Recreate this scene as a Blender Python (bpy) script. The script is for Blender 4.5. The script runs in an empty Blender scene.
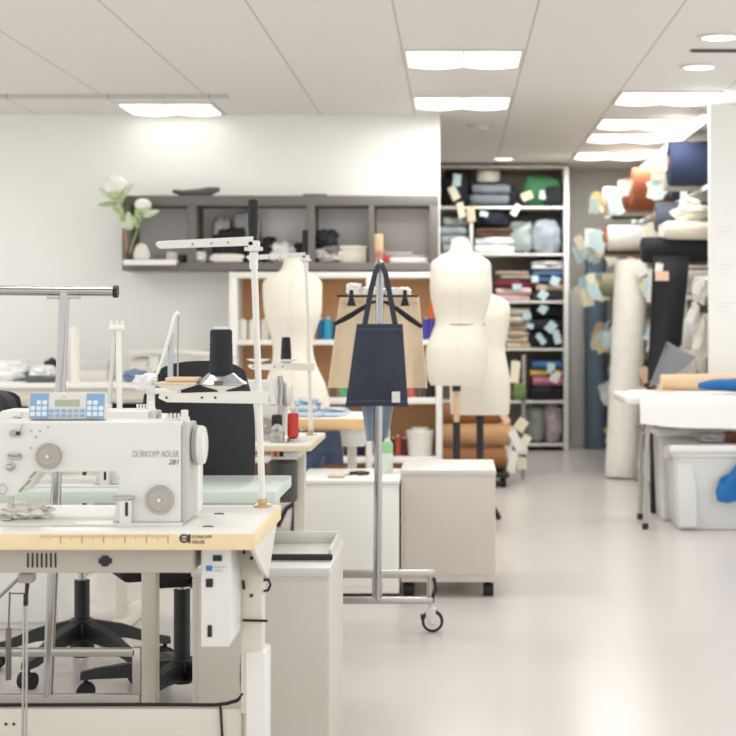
import bpy, bmesh, math, random
from mathutils import Vector, Matrix, noise
R = math.radians
rnd = random.Random(7)
sc = bpy.context.scene
COL = sc.collection
F = 1700.0; VX = 455.0; VY = 318.0; EYE = 1.2; CEIL = 2.6

def X(px, d): return (px - VX) * d / F
def Z(py, d): return EYE - (py - VY) * d / F
def P(px, py, d): return Vector((X(px, d), d, Z(py, d)))

# ------------------------------------------------------------------ materials
def lin(c):
    c /= 255.0
    return c / 12.92 if c <= 0.04045 else ((c + 0.055) / 1.055) ** 2.4
MATS = {}
def mat(name, rgb, rough=0.5, metal=0.0, var=0.0, scale=8.0, bump=0.0, bscale=60.0, emit=0.0, trans=0.0, alpha=1.0, sheen=0.0):
    if name in MATS: return MATS[name]
    m = bpy.data.materials.new(name); m.use_nodes = True
    nt = m.node_tree; b = nt.nodes['Principled BSDF']
    col = (lin(rgb[0]), lin(rgb[1]), lin(rgb[2]), 1)
    b.inputs['Base Color'].default_value = col
    b.inputs['Roughness'].default_value = rough
    b.inputs['Metallic'].default_value = metal
    if trans: b.inputs['Transmission Weight'].default_value = trans
    if alpha < 1: b.inputs['Alpha'].default_value = alpha
    if sheen: b.inputs['Sheen Weight'].default_value = sheen
    if emit:
        b.inputs['Emission Color'].default_value = col
        b.inputs['Emission Strength'].default_value = emit
    tc = nt.nodes.new('ShaderNodeTexCoord')
    if var:
        n = nt.nodes.new('ShaderNodeTexNoise'); n.inputs['Scale'].default_value = scale; n.inputs['Detail'].default_value = 4
        mx = nt.nodes.new('ShaderNodeMix'); mx.data_type = 'RGBA'
        mx.inputs[6].default_value = tuple(max(0, c * (1 - var)) for c in col[:3]) + (1,)
        mx.inputs[7].default_value = tuple(min(1, c * (1 + var)) for c in col[:3]) + (1,)
        nt.links.new(tc.outputs['Object'], n.inputs['Vector'])
        nt.links.new(n.outputs['Fac'], mx.inputs[0]); nt.links.new(mx.outputs[2], b.inputs['Base Color'])
    if bump:
        n2 = nt.nodes.new('ShaderNodeTexNoise'); n2.inputs['Scale'].default_value = bscale; n2.inputs['Detail'].default_value = 3
        bp = nt.nodes.new('ShaderNodeBump'); bp.inputs['Strength'].default_value = bump; bp.inputs['Distance'].default_value = 0.01
        nt.links.new(tc.outputs['Object'], n2.inputs['Vector'])
        nt.links.new(n2.outputs['Fac'], bp.inputs['Height']); nt.links.new(bp.outputs['Normal'], b.inputs['Normal'])
    MATS[name] = m
    return m

def fab(rgb, name=None):
    return mat(name or 'fabric_%d_%d_%d' % rgb, rgb, 0.9, var=0.10, scale=14, bump=0.25, bscale=180)

WHITE_PAINT = mat('white_painted_metal', (236, 234, 226), 0.35)
WHITE_MACH = mat('white_machine_enamel', (232, 230, 223), 0.3)
WHITE_LAM = mat('white_laminate', (240, 239, 233), 0.32)
CREAM_METAL = mat('cream_painted_metal', (226, 219, 204), 0.42)
GREY_METAL = mat('grey_painted_metal', (208, 200, 190), 0.45, var=0.03, scale=3)
GREY_LIGHT = mat('light_grey_metal', (214, 212, 205), 0.4)
GREY_PLASTIC = mat('grey_plastic', (168, 163, 154), 0.45)
DIAL_FACE = mat('dial_grey', (182, 175, 165), 0.4)
CHROME = mat('chrome', (172, 170, 167), 0.16, 1.0)
STEEL = mat('brushed_steel', (186, 183, 176), 0.32, 1.0)
SATIN = mat('satin_grey_tube', (176, 173, 168), 0.4, 0.6)
BLACK = mat('black_plastic', (24, 25, 27), 0.45)
BLACKSOFT = mat('black_upholstery', (38, 39, 42), 0.85, var=0.12, scale=60, bump=0.2, bscale=400)
RUBBER = mat('black_rubber', (26, 26, 28), 0.7)
WOOD_EDGE = mat('beech_edge', (246, 222, 176), 0.45, var=0.08, scale=25)
GLASSY = mat('pale_green_laminate', (216, 228, 220), 0.18)
DARKGREY = mat('dark_grey_wood', (112, 108, 103), 0.6, var=0.06, scale=6)
INK = mat('dark_ink', (64, 62, 60), 0.7)
INK_SOFT = mat('soft_grey_ink', (166, 163, 158), 0.7)
BLUE_PANEL = mat('blue_keypad', (140, 180, 214), 0.5)
BLUE_KEY = mat('blue_key', (150, 182, 212), 0.5)
WHITE_KEY = mat('white_key', (238, 243, 248), 0.5)
LCD = mat('lcd_green', (178, 186, 158), 0.3)
PAPER = mat('white_paper', (240, 239, 234), 0.8)
THREAD_BLACK = mat('black_thread', (40, 42, 46), 0.8, bump=0.5, bscale=300)
ROSE_WOOD = mat('orange_wood_back', (208, 156, 108), 0.6, var=0.08, scale=5)
FORM = mat('cream_linen', (232, 225, 209), 0.85, var=0.03, scale=40, bump=0.1, bscale=400)
LAMP = mat('lit_diffuser', (255, 253, 246), 0.5, emit=2.2)
LAMP_SOFT = mat('lit_tube', (255, 253, 248), 0.5, emit=1.3)

# ------------------------------------------------------------------ mesh builder
class MB:
    def __init__(s): s.v = []; s.f = []
    def add(s, vs, fs):
        o = len(s.v); s.v += [Vector(v) for v in vs]; s.f += [tuple(i + o for i in f) for f in fs]; return s
    def bm(s, bm):
        bm.verts.index_update()
        s.add([v.co.copy() for v in bm.verts], [[v.index for v in f.verts] for f in bm.faces]); bm.free(); return s
    def box(s, x0, x1, y0, y1, z0, z1, bev=0.0, seg=2, M=None):
        bm = bmesh.new(); bmesh.ops.create_cube(bm, size=1)
        for v in bm.verts: v.co = Vector(((x0 + x1) / 2 + v.co.x * (x1 - x0), (y0 + y1) / 2 + v.co.y * (y1 - y0), (z0 + z1) / 2 + v.co.z * (z1 - z0)))
        if bev > 0:
            bev = min(bev, 0.49 * min(abs(x1 - x0), abs(y1 - y0), abs(z1 - z0)))
            bmesh.ops.bevel(bm, geom=list(bm.edges), offset=bev, segments=seg, affect='EDGES', profile=0.5)
        if M is not None: bmesh.ops.transform(bm, matrix=M, verts=bm.verts)
        return s.bm(bm)
    def prism(s, poly, axis, a, b, bev=0.0):
        # poly in the two other axes (in xyz order), extruded along axis from a to b
        def mk(p, t):
            if axis == 'x': return Vector((t, p[0], p[1]))
            if axis == 'y': return Vector((p[0], t, p[1]))
            return Vector((p[0], p[1], t))
        n = len(poly); bm = bmesh.new()
        A = [bm.verts.new(mk(p, a)) for p in poly]; B = [bm.verts.new(mk(p, b)) for p in poly]
        bm.faces.new(A); bm.faces.new(B[::-1])
        for i in range(n): bm.faces.new([A[i], B[i], B[(i + 1) % n], A[(i + 1) % n]])
        bmesh.ops.recalc_face_normals(bm, faces=bm.faces)
        if bev: bmesh.ops.bevel(bm, geom=list(bm.edges), offset=bev, segments=3, affect='EDGES', profile=0.5)
        return s.bm(bm)
    def loft(s, rings, cap=True):
        n = len(rings[0]); vs = [p for r in rings for p in r]; fs = []
        for k in range(len(rings) - 1):
            for i in range(n):
                j = (i + 1) % n
                fs.append((k * n + i, k * n + j, (k + 1) * n + j, (k + 1) * n + i))
        if cap:
            fs.append(tuple(range(n - 1, -1, -1))); fs.append(tuple(range((len(rings) - 1) * n, len(rings) * n)))
        return s.add(vs, fs)
    def cyl(s, p0, p1, r0, r1=None, n=20):
        return s.tube([p0, p1], [r0, r0 if r1 is None else r1], n)
    def tube(s, pts, r, n=12, flat=1.0):
        pts = [Vector(p) for p in pts]; rings = []
        u = None
        for i, p in enumerate(pts):
            t = (pts[min(i + 1, len(pts) - 1)] - pts[max(i - 1, 0)]).normalized()
            if u is None:
                u = Vector((0, 0, 1)) if abs(t.z) < 0.9 else Vector((1, 0, 0))
            u = (u - t * u.dot(t)).normalized(); w = t.cross(u)
            rr = r[i] if isinstance(r, (list, tuple)) else r
            rings.append([p + (u * math.cos(a) + w * math.sin(a) * flat) * rr for a in [2 * math.pi * k / n for k in range(n)]])
        return s.loft(rings)
    def lathe(s, c, prof, n=24, axis='z', sx=1, sy=1):
        c = Vector(c); rings = []
        for r, h in prof:
            ring = []
            for k in range(n):
                a = 2 * math.pi * k / n; x, y = r * math.cos(a) * sx, r * math.sin(a) * sy
                if axis == 'z': q = Vector((x, y, h))
                elif axis == 'y': q = Vector((x, -h, y))      # h grows towards the viewer
                else: q = Vector((h, x, y))
                ring.append(c + q)
            rings.append(ring)
        return s.loft(rings)
    def sheet(s, grid, th):
        # grid[i][j] points; solid with thickness
        ni, nj = len(grid), len(grid[0])
        g = [[Vector(p) for p in row] for row in grid]
        nor = []
        for i in range(ni):
            row = []
            for j in range(nj):
                a = g[min(i + 1, ni - 1)][j] - g[max(i - 1, 0)][j]; b = g[i][min(j + 1, nj - 1)] - g[i][max(j - 1, 0)]
                c = a.cross(b); row.append(c.normalized() if c.length > 1e-9 else Vector((0, -1, 0)))
            nor.append(row)
        vs = [g[i][j] + nor[i][j] * th / 2 for i in range(ni) for j in range(nj)] + [g[i][j] - nor[i][j] * th / 2 for i in range(ni) for j in range(nj)]
        N = ni * nj; fs = []
        for i in range(ni - 1):
            for j in range(nj - 1):
                a, b, c, d = i * nj + j, i * nj + j + 1, (i + 1) * nj + j + 1, (i + 1) * nj + j
                fs.append((a, d, c, b)); fs.append((a + N, b + N, c + N, d + N))
        bd = [(0, j) for j in range(nj)] + [(i, nj - 1) for i in range(1, ni)] + [(ni - 1, j) for j in range(nj - 2, -1, -1)] + [(i, 0) for i in range(ni - 2, 0, -1)]
        idx = [i * nj + j for i, j in bd]
        for k in range(len(idx)):
            a, b = idx[k], idx[(k + 1) % len(idx)]
            fs.append((a, b, b + N, a + N))
        return s.add(vs, fs)
    def blob(s, c, rx, ry, rz, seed=0, amp=0.18, freq=2.2, flat=True, sq=0.7, n=26, m=16):
        # crumpled rounded lump whose underside is flat; c is the centre of its underside
        c = Vector(c); rings = []
        for k in range(m + 1):
            ph = -math.pi / 2 + math.pi * k / m; ring = []
            for i in range(n):
                a = 2 * math.pi * i / n
                d = Vector((math.copysign(abs(math.cos(a)) ** sq, math.cos(a)) * max(math.cos(ph), 1e-4) ** sq, math.copysign(abs(math.sin(a)) ** sq, math.sin(a)) * max(math.cos(ph), 1e-4) ** sq, math.copysign(abs(math.sin(ph)) ** sq, math.sin(ph))))
                f = 1 + amp * noise.noise(d * freq + Vector((seed * 3.7, seed * 1.3, 0))) + amp * 0.5 * noise.noise(d * freq * 2.6 + Vector((seed, 0, seed)))
                q = Vector((d.x * rx * f, d.y * ry * f, d.z * rz * f))
                q.z = max(q.z + rz, 0.0) if flat else q.z + rz
                ring.append(c + q)
            rings.append(ring)
        return s.loft(rings)
    def slab(s, x0, x1, y0, y1, z0, z1, seed=0, amp=0.012):
        # a soft folded cloth layer: rounded front fold, wavy outline
        n = 10; prof = []; h = (z1 - z0)
        rings = []
        nx = 12
        for i in range(nx + 1):
            x = x0 + (x1 - x0) * i / nx; ring = []
            e = 1.0 if 0 < i < nx else 0.8
            w = amp * noise.noise(Vector((x * 7, seed * 2.1, 0)))
            w2 = amp * noise.noise(Vector((x * 9, seed * 1.7, 5)))
            r = h / 2
            for k in range(7):
                a = math.pi / 2 + math.pi * k / 6
                ring.append(Vector((x, y0 + r + r * math.cos(a) * e + w, (z0 + z1) / 2 + r * math.sin(a) * e + w2 * 0.12)))
            ring += [Vector((x, y1, z0 + h * (1 - e) / 2)), Vector((x, y1, z1 - h * (1 - e) / 2))]
            rings.append(ring)
        return s.loft(rings)
    def text(s, body, x0, x1, z0, h, y, th=0.001, shear=0.0, fit=True):
        cu = bpy.data.curves.new('t', 'FONT'); cu.body = body; cu.extrude = 0.01; cu.shear = shear; cu.resolution_u = 3
        ob = bpy.data.objects.new('t', cu); COL.objects.link(ob)
        dg = bpy.context.evaluated_depsgraph_get(); me = bpy.data.meshes.new_from_object(ob.evaluated_get(dg))
        vs = [v.co.copy() for v in me.vertices]; fs = [list(p.vertices) for p in me.polygons]
        bpy.data.objects.remove(ob); bpy.data.curves.remove(cu); bpy.data.meshes.remove(me)
        ax, bx = min(v.x for v in vs), max(v.x for v in vs); ay, by = min(v.y for v in vs), max(v.y for v in vs)
        k = h / (by - ay); kx = (x1 - x0) / (bx - ax) if fit else k
        return s.add([Vector((x0 + (v.x - ax) * kx, y - v.z * th / 0.01, z0 + (v.y - ay) * k)) for v in vs], fs)
    def xf(s, M, start=0):
        for i in range(start, len(s.v)): s.v[i] = M @ s.v[i]
        return s
    def clamp(s, x0=-99, x1=99, y0=-99, y1=99, z0=-99, z1=99):
        for v in s.v: v.x = min(max(v.x, x0), x1); v.y = min(max(v.y, y0), y1); v.z = min(max(v.z, z0), z1)
        return s
    def build(s, name, m, parent=None, smooth=True, angle=38):
        if parent is not None: o0 = ORG[parent.name]
        else:
            lo = [min(v[i] for v in s.v) for i in range(3)]; hi = [max(v[i] for v in s.v) for i in range(3)]
            o0 = Vector(((lo[0] + hi[0]) / 2, (lo[1] + hi[1]) / 2, lo[2]))
        me = bpy.data.meshes.new(name)
        me.from_pydata([v - o0 for v in s.v], [], s.f); me.update()
        bm = bmesh.new(); bm.from_mesh(me); bmesh.ops.recalc_face_normals(bm, faces=bm.faces); bm.to_mesh(me); bm.free()
        if smooth:
            me.shade_smooth(); me.set_sharp_from_angle(angle=R(angle))
        me.materials.append(m)
        ob = bpy.data.objects.new(name, me); COL.objects.link(ob)
        if parent is not None: ob.parent = parent
        else: ob.location = o0
        ORG[ob.name] = o0
        return ob
ORG = {}

def tag(o, label, cat, group=None, kind=None):
    o['label'] = label; o['category'] = cat
    if group: o['group'] = group
    if kind: o['kind'] = kind
    return o
def thing(name, label, cat, loc, group=None):
    o = bpy.data.objects.new(name, None); o.empty_display_size = 0.05; COL.objects.link(o)
    o.location = Vector(loc); ORG[o.name] = Vector(loc)
    return tag(o, label, cat, group)
def struct(name, mb, m):
    o = mb.build(name, m); o['kind'] = 'structure'; return o
def dup(root, loc, rotz=0, label=None, scale=None):
    kids = {}
    for o in bpy.data.objects:
        if o.parent: kids.setdefault(o.parent.name, []).append(o)
    def cp(o, par):
        c = o.copy(); COL.objects.link(c); c.parent = par
        for k in kids.get(o.name, []): cp(k, c)
        return c
    c = cp(root, None); c.location = Vector(loc); c.rotation_euler = (0, 0, rotz)
    if label: c['label'] = label
    return c

# ------------------------------------------------------------------ the room
def floor_material():
    m = mat('polished_floor', (203, 197, 192), 0.26, var=0.025, scale=1.2)
    m.node_tree.nodes['Principled BSDF'].inputs['Specular IOR Level'].default_value = 0.4
    return m
def ceiling_material():
    m = mat('ceiling_panels', (228, 225, 219), 0.6)
    nt = m.node_tree; b = nt.nodes['Principled BSDF']
    tc = nt.nodes.new('ShaderNodeTexCoord'); sp = nt.nodes.new('ShaderNodeSeparateXYZ')
    g = nt.nodes.new('ShaderNodeNewGeometry')
    nt.links.new(g.outputs['Position'], sp.inputs[0])
    def line(sock, off, pitch, w):
        a = nt.nodes.new('ShaderNodeMath'); a.operation = 'ADD'; a.inputs[1].default_value = off + 50 * pitch; nt.links.new(sock, a.inputs[0])
        d = nt.nodes.new('ShaderNodeMath'); d.operation = 'MODULO'; d.inputs[1].default_value = pitch; nt.links.new(a.outputs[0], d.inputs[0])
        c = nt.nodes.new('ShaderNodeMath'); c.operation = 'LESS_THAN'; c.inputs[1].default_value = w; nt.links.new(d.outputs[0], c.inputs[0])
        return c.outputs[0]
    l1 = line(sp.outputs['X'], 0.277 + 0.004, 0.647, 0.009)
    l2 = line(sp.outputs['Y'], 0.35, 1.22, 0.010)
    mul = nt.nodes.new('ShaderNodeMath'); mul.operation = 'MULTIPLY'; mul.inputs[1].default_value = 0.25; nt.links.new(l2, mul.inputs[0])
    mx0 = nt.nodes.new('ShaderNodeMath'); mx0.operation = 'MAXIMUM'; nt.links.new(l1, mx0.inputs[0]); nt.links.new(mul.outputs[0], mx0.inputs[1])
    mx = nt.nodes.new('ShaderNodeMix'); mx.data_type = 'RGBA'
    mx.inputs[6].default_value = (lin(228), lin(225), lin(219), 1); mx.inputs[7].default_value = (lin(180), lin(177), lin(170), 1)
    nt.links.new(mx0.outputs[0], mx.inputs[0]); nt.links.new(mx.outputs[2], b.inputs['Base Color'])
    return m
WALL = mat('wall_paint', (238, 238, 232), 0.7, var=0.01, scale=2)
WALL_GREY = mat('wall_paint_grey', (196, 192, 184), 0.7, var=0.015, scale=2)
WALL_Y = 11.7
struct('floor', MB().box(-5.6, 3.4, -3.0, 16.2, -0.1, 0.0), floor_material())
CM = ceiling_material()
cb = MB()
cb.box(-5.6, 3.4, 1.6, 10.62, CEIL, CEIL + 0.12)
cb.box(X(228, 10.7), 3.4, 10.62, 16.2, CEIL, CEIL + 0.12)
cb.box(-5.6, X(228, 10.7), 10.86, 16.2, CEIL, CEIL + 0.12)
struct('ceiling', cb, CM)
tb = MB().box(-5.6, X(228, 10.7) + 0.02, 10.60, 10.88, CEIL + 0.10, CEIL + 0.13)
struct('trim_ceiling', tb, mat('shadow_gap', (120, 116, 110), 0.8))
struct('wall_back', MB().box(-5.6, X(438.5, WALL_Y), WALL_Y, WALL_Y + 0.14, 0, CEIL), WALL)
struct('trim_wall_end', MB().box(X(435, WALL_Y) , X(440, WALL_Y), WALL_Y - 0.012, WALL_Y + 0.15, 0, CEIL), WHITE_LAM)
struct('wall_far', MB().box(-2.5, 3.4, 16.0, 16.15, 0, CEIL), WALL_GREY)
struct('wall_left', MB().box(-5.7, -5.6, 10.6, 16.2, 0, CEIL), WALL)
struct('wall_right', MB().box(2.35, 2.45, 10.5, 16.2, 0, CEIL), WALL)
struct('wall_partition', MB().box(1.575, 3.4, 10.5, 10.58, 0, Z(105, 10.5)), WALL)
struct('trim_column', MB().box(X(570, 15.9), X(585, 15.9), 15.9, 16.0, 0.0, Z(290, 15.9), 0.01), mat('pale_column', (232, 230, 224), 0.6))
struct('baseboard_far', MB().box(-2.0, 2.3, 15.985, 16.0, 0, 0.07), mat('grey_base', (150, 147, 141), 0.6))
struct('baseboard_back', MB().box(-5.5, X(434, WALL_Y), WALL_Y - 0.012, WALL_Y, 0, 0.07), mat('grey_base', (150, 147, 141), 0.6))

def ceiling_light(x0, d0, d1, label):
    x1 = x0 + 0.635; t = thing('ceiling_light', label, 'ceiling light', ((x0 + x1) / 2, (d0 + d1) / 2, CEIL), 'recessed ceiling lights')
    f = MB(); w = 0.018
    f.box(x0, x1, d0, d0 + w, CEIL - 0.012, CEIL - 0.0005); f.box(x0, x1, d1 - w, d1, CEIL - 0.012, CEIL - 0.0005)
    f.box(x0, x0 + w, d0 + w, d1 - w, CEIL - 0.012, CEIL - 0.0005); f.box(x1 - w, x1, d0 + w, d1 - w, CEIL - 0.012, CEIL - 0.0005)
    xm = (x0 + x1) / 2
    f.box(xm - 0.006, xm + 0.006, d0 + w, d1 - w, CEIL - 0.012, CEIL - 0.0005)
    f.build('frame', GREY_LIGHT, t)
    for a, b in ((x0 + w, xm - 0.006), (xm + 0.006, x1 - w)):
        g = []
        for i in range(9):
            u = i / 8; g.append([(a + (b - a) * u, y, CEIL - 0.004 - 0.014 * math.sin(math.pi * u)) for y in (d0 + w, (d0 + d1) / 2, d1 - w)])
        MB().sheet(g, 0.003).build('diffuser', LAMP, t)
XL = -0.272
ceiling_light(XL, 8.85, 9.45, 'square recessed ceiling light over the open floor, nearest of the lit panels')
ceiling_light(XL, 10.72, 11.32, 'square recessed ceiling light just before the end of the white partition')
ceiling_light(XL + 0.647 * 2, 10.48, 11.08, 'square recessed ceiling light beside the top of the white end panel')
ceiling_light(XL + 0.647 * 2, 11.90, 12.5, 'square recessed ceiling light along the fabric rack, second from its end panel')
ceiling_light(XL + 0.647 * 2, 12.85, 13.45, 'square recessed ceiling light along the fabric rack, third from its end panel')
ceiling_light(XL + 0.647 * 2, 14.3, 14.9, 'square recessed ceiling light along the fabric rack, farthest down the aisle')
ceiling_light(XL - 0.647 * 3, 11.05, 11.65, 'square recessed ceiling light against the back wall above the grey wall shelf')
def downlight(px, py, label):
    d = 1.4 * F / (VY - py); c = Vector((X(px, d), d, CEIL)); t = thing('downlight', label, 'downlight', c, 'round downlights')
    MB().lathe(c, [(0.085, -0.001), (0.085, -0.012), (0.112, -0.008), (0.114, -0.0005)], 32).build('ring', GREY_LIGHT, t)
    MB().lathe(c, [(0.084, -0.001), (0.084, -0.009), (0.06, -0.014), (0.01, -0.016)], 32).build('diffuser', LAMP, t)
downlight(719, 36, 'round downlight nearest the camera, before the dark ceiling vent')
downlight(699, 66, 'round downlight just behind the dark ceiling vent')
downlight(504, 158, 'round downlight at the far end above the tall fabric shelves')
d = 1.4 * F / (VY - 50)
v = thing('ceiling_vent', 'dark narrow slot vent in the ceiling between two downlights', 'vent', (X(718, d), d, CEIL))
MB().box(X(690, d), X(752, d), d - 0.04, d + 0.04, CEIL - 0.004, CEIL - 0.0005).build('frame', mat('vent_grey', (130, 127, 122), 0.6), v)
vs = MB()
for i in range(3): vs.box(X(692, d), X(750, d), d - 0.03 + i * 0.022, d - 0.02 + i * 0.022, CEIL - 0.010, CEIL - 0.004)
vs.build('slats', mat('vent_dark', (70, 68, 66), 0.6), v)
d = 12.3; c = Vector((X(480, d), d, CEIL))
t = thing('smoke_detector', 'white round smoke detector on the ceiling beyond the lit panels', 'smoke detector', c)
MB().lathe(c, [(0.10, -0.0005), (0.10, -0.012), (0.07, -0.02)], 28).build('base', GREY_LIGHT, t)
MB().lathe(c, [(0.06, -0.019), (0.055, -0.04), (0.02, -0.045)], 28).build('sensor', GREY_LIGHT, t)

# ------------------------------------------------------------------ sewing machine
def sewing_machine(label, name='sewing_machine'):
    # built around the machine of the first station, front face at depth DM
    DM = 3.745; zt = 0.744
    def x(px): return X(px, DM)
    def z(py): return Z(py, DM)
    t = thing(name, label, 'sewing machine', (x(100), DM + 0.08, zt), 'industrial sewing machines')
    D2 = DM + 0.135
    # bed
    MB().box(x(-12), x(182), DM - 0.025, D2 + 0.03, zt, zt + 0.006, 0.002).build('bed', WHITE_MACH, t)
    # body: one casting, needle head, arm, pillar
    poly = [(x(-8), z(470)), (x(-8), z(427)), (x(-4), z(422)), (x(181), z(422)), (x(181), zt + 0.006), (x(112), zt + 0.006), (x(117), z(500)), (x(119), z(478)), (x(114), z(472)),
            (x(36), z(472)), (x(30), z(480)), (x(20), z(494)), (x(12), z(497)), (x(-2), z(494))]
    body = MB().prism(poly, 'y', DM, D2, 0.0045).build('body', WHITE_MACH, t)
    MB().box(x(181), x(187.5), DM + 0.004, D2 - 0.002, zt + 0.008, z(424), 0.004).build('end_cover', mat('light_grey_plastic', (196, 194, 188), 0.45), t)
    # motor housing behind and handwheel
    MB().box(x(160), x(190.5), D2 - 0.01, D2 + 0.06, zt + 0.01, z(462), 0.01).build('motor_housing', WHITE_MACH, t)
    hc = Vector((x(187), DM + 0.072, z(447.5)))
    hw = MB().lathe(hc, [(0.02, 0.0), (0.036, 0.003), (0.042, 0.007), (0.044, 0.013), (0.044, 0.023), (0.041, 0.029), (0.03, 0.032), (0.012, 0.033)], 36, 'x').build('handwheel', WHITE_MACH, t)
    MB().lathe(hc, [(0.0445, 0.008), (0.0455, 0.010), (0.0455, 0.013), (0.0445, 0.015)], 36, 'x').build('grip_ring', GREY_PLASTIC, hw)
    # top cover line and dials
    for (px, py, r, nm) in ((49, 456, 0.0275, 'stitch_dial'), (160, 499.5, 0.0305, 'stitch_dial')):
        c = Vector((x(px), DM, z(py)))
        dl = MB().lathe(c, [(r, -0.002), (r, 0.012), (r * 0.97, 0.014), (r * 0.86, 0.014), (r * 0.84, 0.011), (r * 0.2, 0.012), (r * 0.18, 0.016), (0.001, 0.017)], 40, 'y').build('stitch_dial', DIAL_FACE, t)
        rb = MB()
        for k in range(30):
            a = 2 * math.pi * k / 30
            rb.cyl(c + Vector((math.cos(a) * r, -0.001, math.sin(a) * r)), c + Vector((math.cos(a) * r, -0.012, math.sin(a) * r)), 0.0012, n=6)
        rb.build('grip_ribs', GREY_PLASTIC, dl)
        MB().lathe(c, [(r * 0.15, 0.016), (r * 0.13, 0.0185), (0.001, 0.019)], 14, 'y').build('screw', WHITE_MACH, dl)
    # reverse lever
    lv = MB().box(x(121), x(133), DM - 0.022, DM, zt + 0.004, z(499), 0.003).build('reverse_lever', WHITE_MACH, t)
    MB().lathe(Vector((x(124.5), DM - 0.014, z(499))), [(0.018, 0.0), (0.026, 0.003), (0.026, 0.006), (0.02, 0.009)], 24, sy=0.6).build('thumb_plate', mat('warm_grey_metal', (196, 190, 178), 0.35, 0.3), lv)
    MB().box(x(127), x(130), DM - 0.0235, DM - 0.020, z(515), z(501), 0.001).build('slot', BLACK, lv)
    # lettering on the pillar
    MB().text('DÜRKOPP ADLER', x(133), x(179), z(457), 7.6 / 454, DM - 0.0004, 0.0006).build('lettering', INK_SOFT, t)
    MB().text('281', x(168.5), x(179), z(464.5), 5 / 454, DM - 0.0004, 0.0006, shear=0.3).build('model_number', INK, t)
    # needle head fittings
    s = MB(); s.lathe(Vector((x(11), DM, z(466.5))), [(0.010, 0), (0.010, 0.010), (0.007, 0.011), (0.007, 0.022), (0.004, 0.024)], 20, 'y')
    s.build('tension_knob', STEEL, t)
    s = MB(); s.box(x(8), x(22), DM - 0.008, DM, z(459), z(457), 0.0005); s.box(x(10), x(21), DM - 0.008, DM, z(455), z(453), 0.0005)
    s.cyl(P(9, 455, DM), P(9, 455, DM) + Vector((0, -0.014, 0)), 0.002); s.cyl(P(20, 456, DM), P(20, 456, DM) + Vector((0, -0.014, 0)), 0.002)
    s.build('thread_guide', STEEL, t)
    s = MB(); s.lathe(Vector((x(14), DM, z(433))), [(0.008, 0), (0.008, 0.01), (0.003, 0.012)], 18, 'y'); s.build('tension_knob', DIAL_FACE, t)
    s = MB(); s.lathe(Vector((x(19), DM, z(433))), [(0.004, 0), (0.004, 0.012), (0.002, 0.013)], 14, 'y'); s.build('button', BLACK, t)
    s = MB(); s.tube([P(23, 424, DM) + Vector((0, -0.004, 0)), P(22, 430, DM) + Vector((0, -0.012, 0)), P(20, 436, DM) + Vector((0, -0.004, 0))], 0.0014, 8); s.build('thread_guide', STEEL, t)
    s = MB()
    for (px, py) in ((31, 431), (40, 431), (36, 437), (31, 448), (48, 427)):
        s.lathe(Vector((x(px), DM, z(py))), [(0.0028, 0), (0.0028, 0.002), (0.001, 0.0024)], 10, 'y')
    s.build('screws', STEEL, t)
    s = MB()
    for (px, py, L) in ((33, 475, 6), (28, 483, 5), (22, 489, 5)):
        s.tube([P(px - L / 2, py + L / 2, DM) + Vector((0, -0.002, 0)), P(px + L / 2, py - L / 2, DM) + Vector((0, -0.002, 0))], 0.0022, 8)
    s.build('guide_marks', mat('olive_grey', (150, 150, 128), 0.5), t)
    # needle bar, presser, take-up
    s = MB(); s.cyl(Vector((x(6), DM + 0.05, z(497))), Vector((x(6), DM + 0.05, z(513))), 0.0042); s.cyl(Vector((x(6), DM + 0.05, z(513))), Vector((x(6), DM + 0.05, zt + 0.008)), 0.0012)
    s.build('needle_bar', STEEL, t)
    s = MB(); s.cyl(Vector((x(3), DM + 0.055, z(496))), Vector((x(3), DM + 0.055, z(518))), 0.005); s.box(x(-1), x(8), DM + 0.02, DM + 0.07, zt + 0.007, zt + 0.012, 0.002)
    s.build('presser_foot', STEEL, t)
    s = MB(); ring = [P(3 + 4.5 * math.cos(a), 489 + 5 * math.sin(a), DM) + Vector((0, -0.006, 0)) for a in [2 * math.pi * k / 18 for k in range(19)]]
    s.tube(ring, 0.0012, 6); s.build('take_up_ring', STEEL, t)
    # top fittings
    s = MB(); s.box(x(161), x(175), DM + 0.05, DM + 0.08, z(422), z(420), 0.001)
    for q in (162, 166, 170, 174): s.box(x(q - 1.2), x(q + 1.2), DM + 0.06, DM + 0.07, z(420), z(415), 0.001)
    s.build('thread_guide', WHITE_PAINT, t)
    s = MB(); s.lathe(Vector((x(181), DM + 0.05, z(422))), [(0.011, -0.004), (0.011, 0.008), (0.008, 0.010), (0.008, 0.018), (0.009, 0.019), (0.007, 0.024)], 20); s.build('oil_cap', WHITE_PAINT, t)
    return t
machine_a = sewing_machine('white industrial sewing machine with lettering and two grey dials at the front table')
proto_children = True

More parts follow.
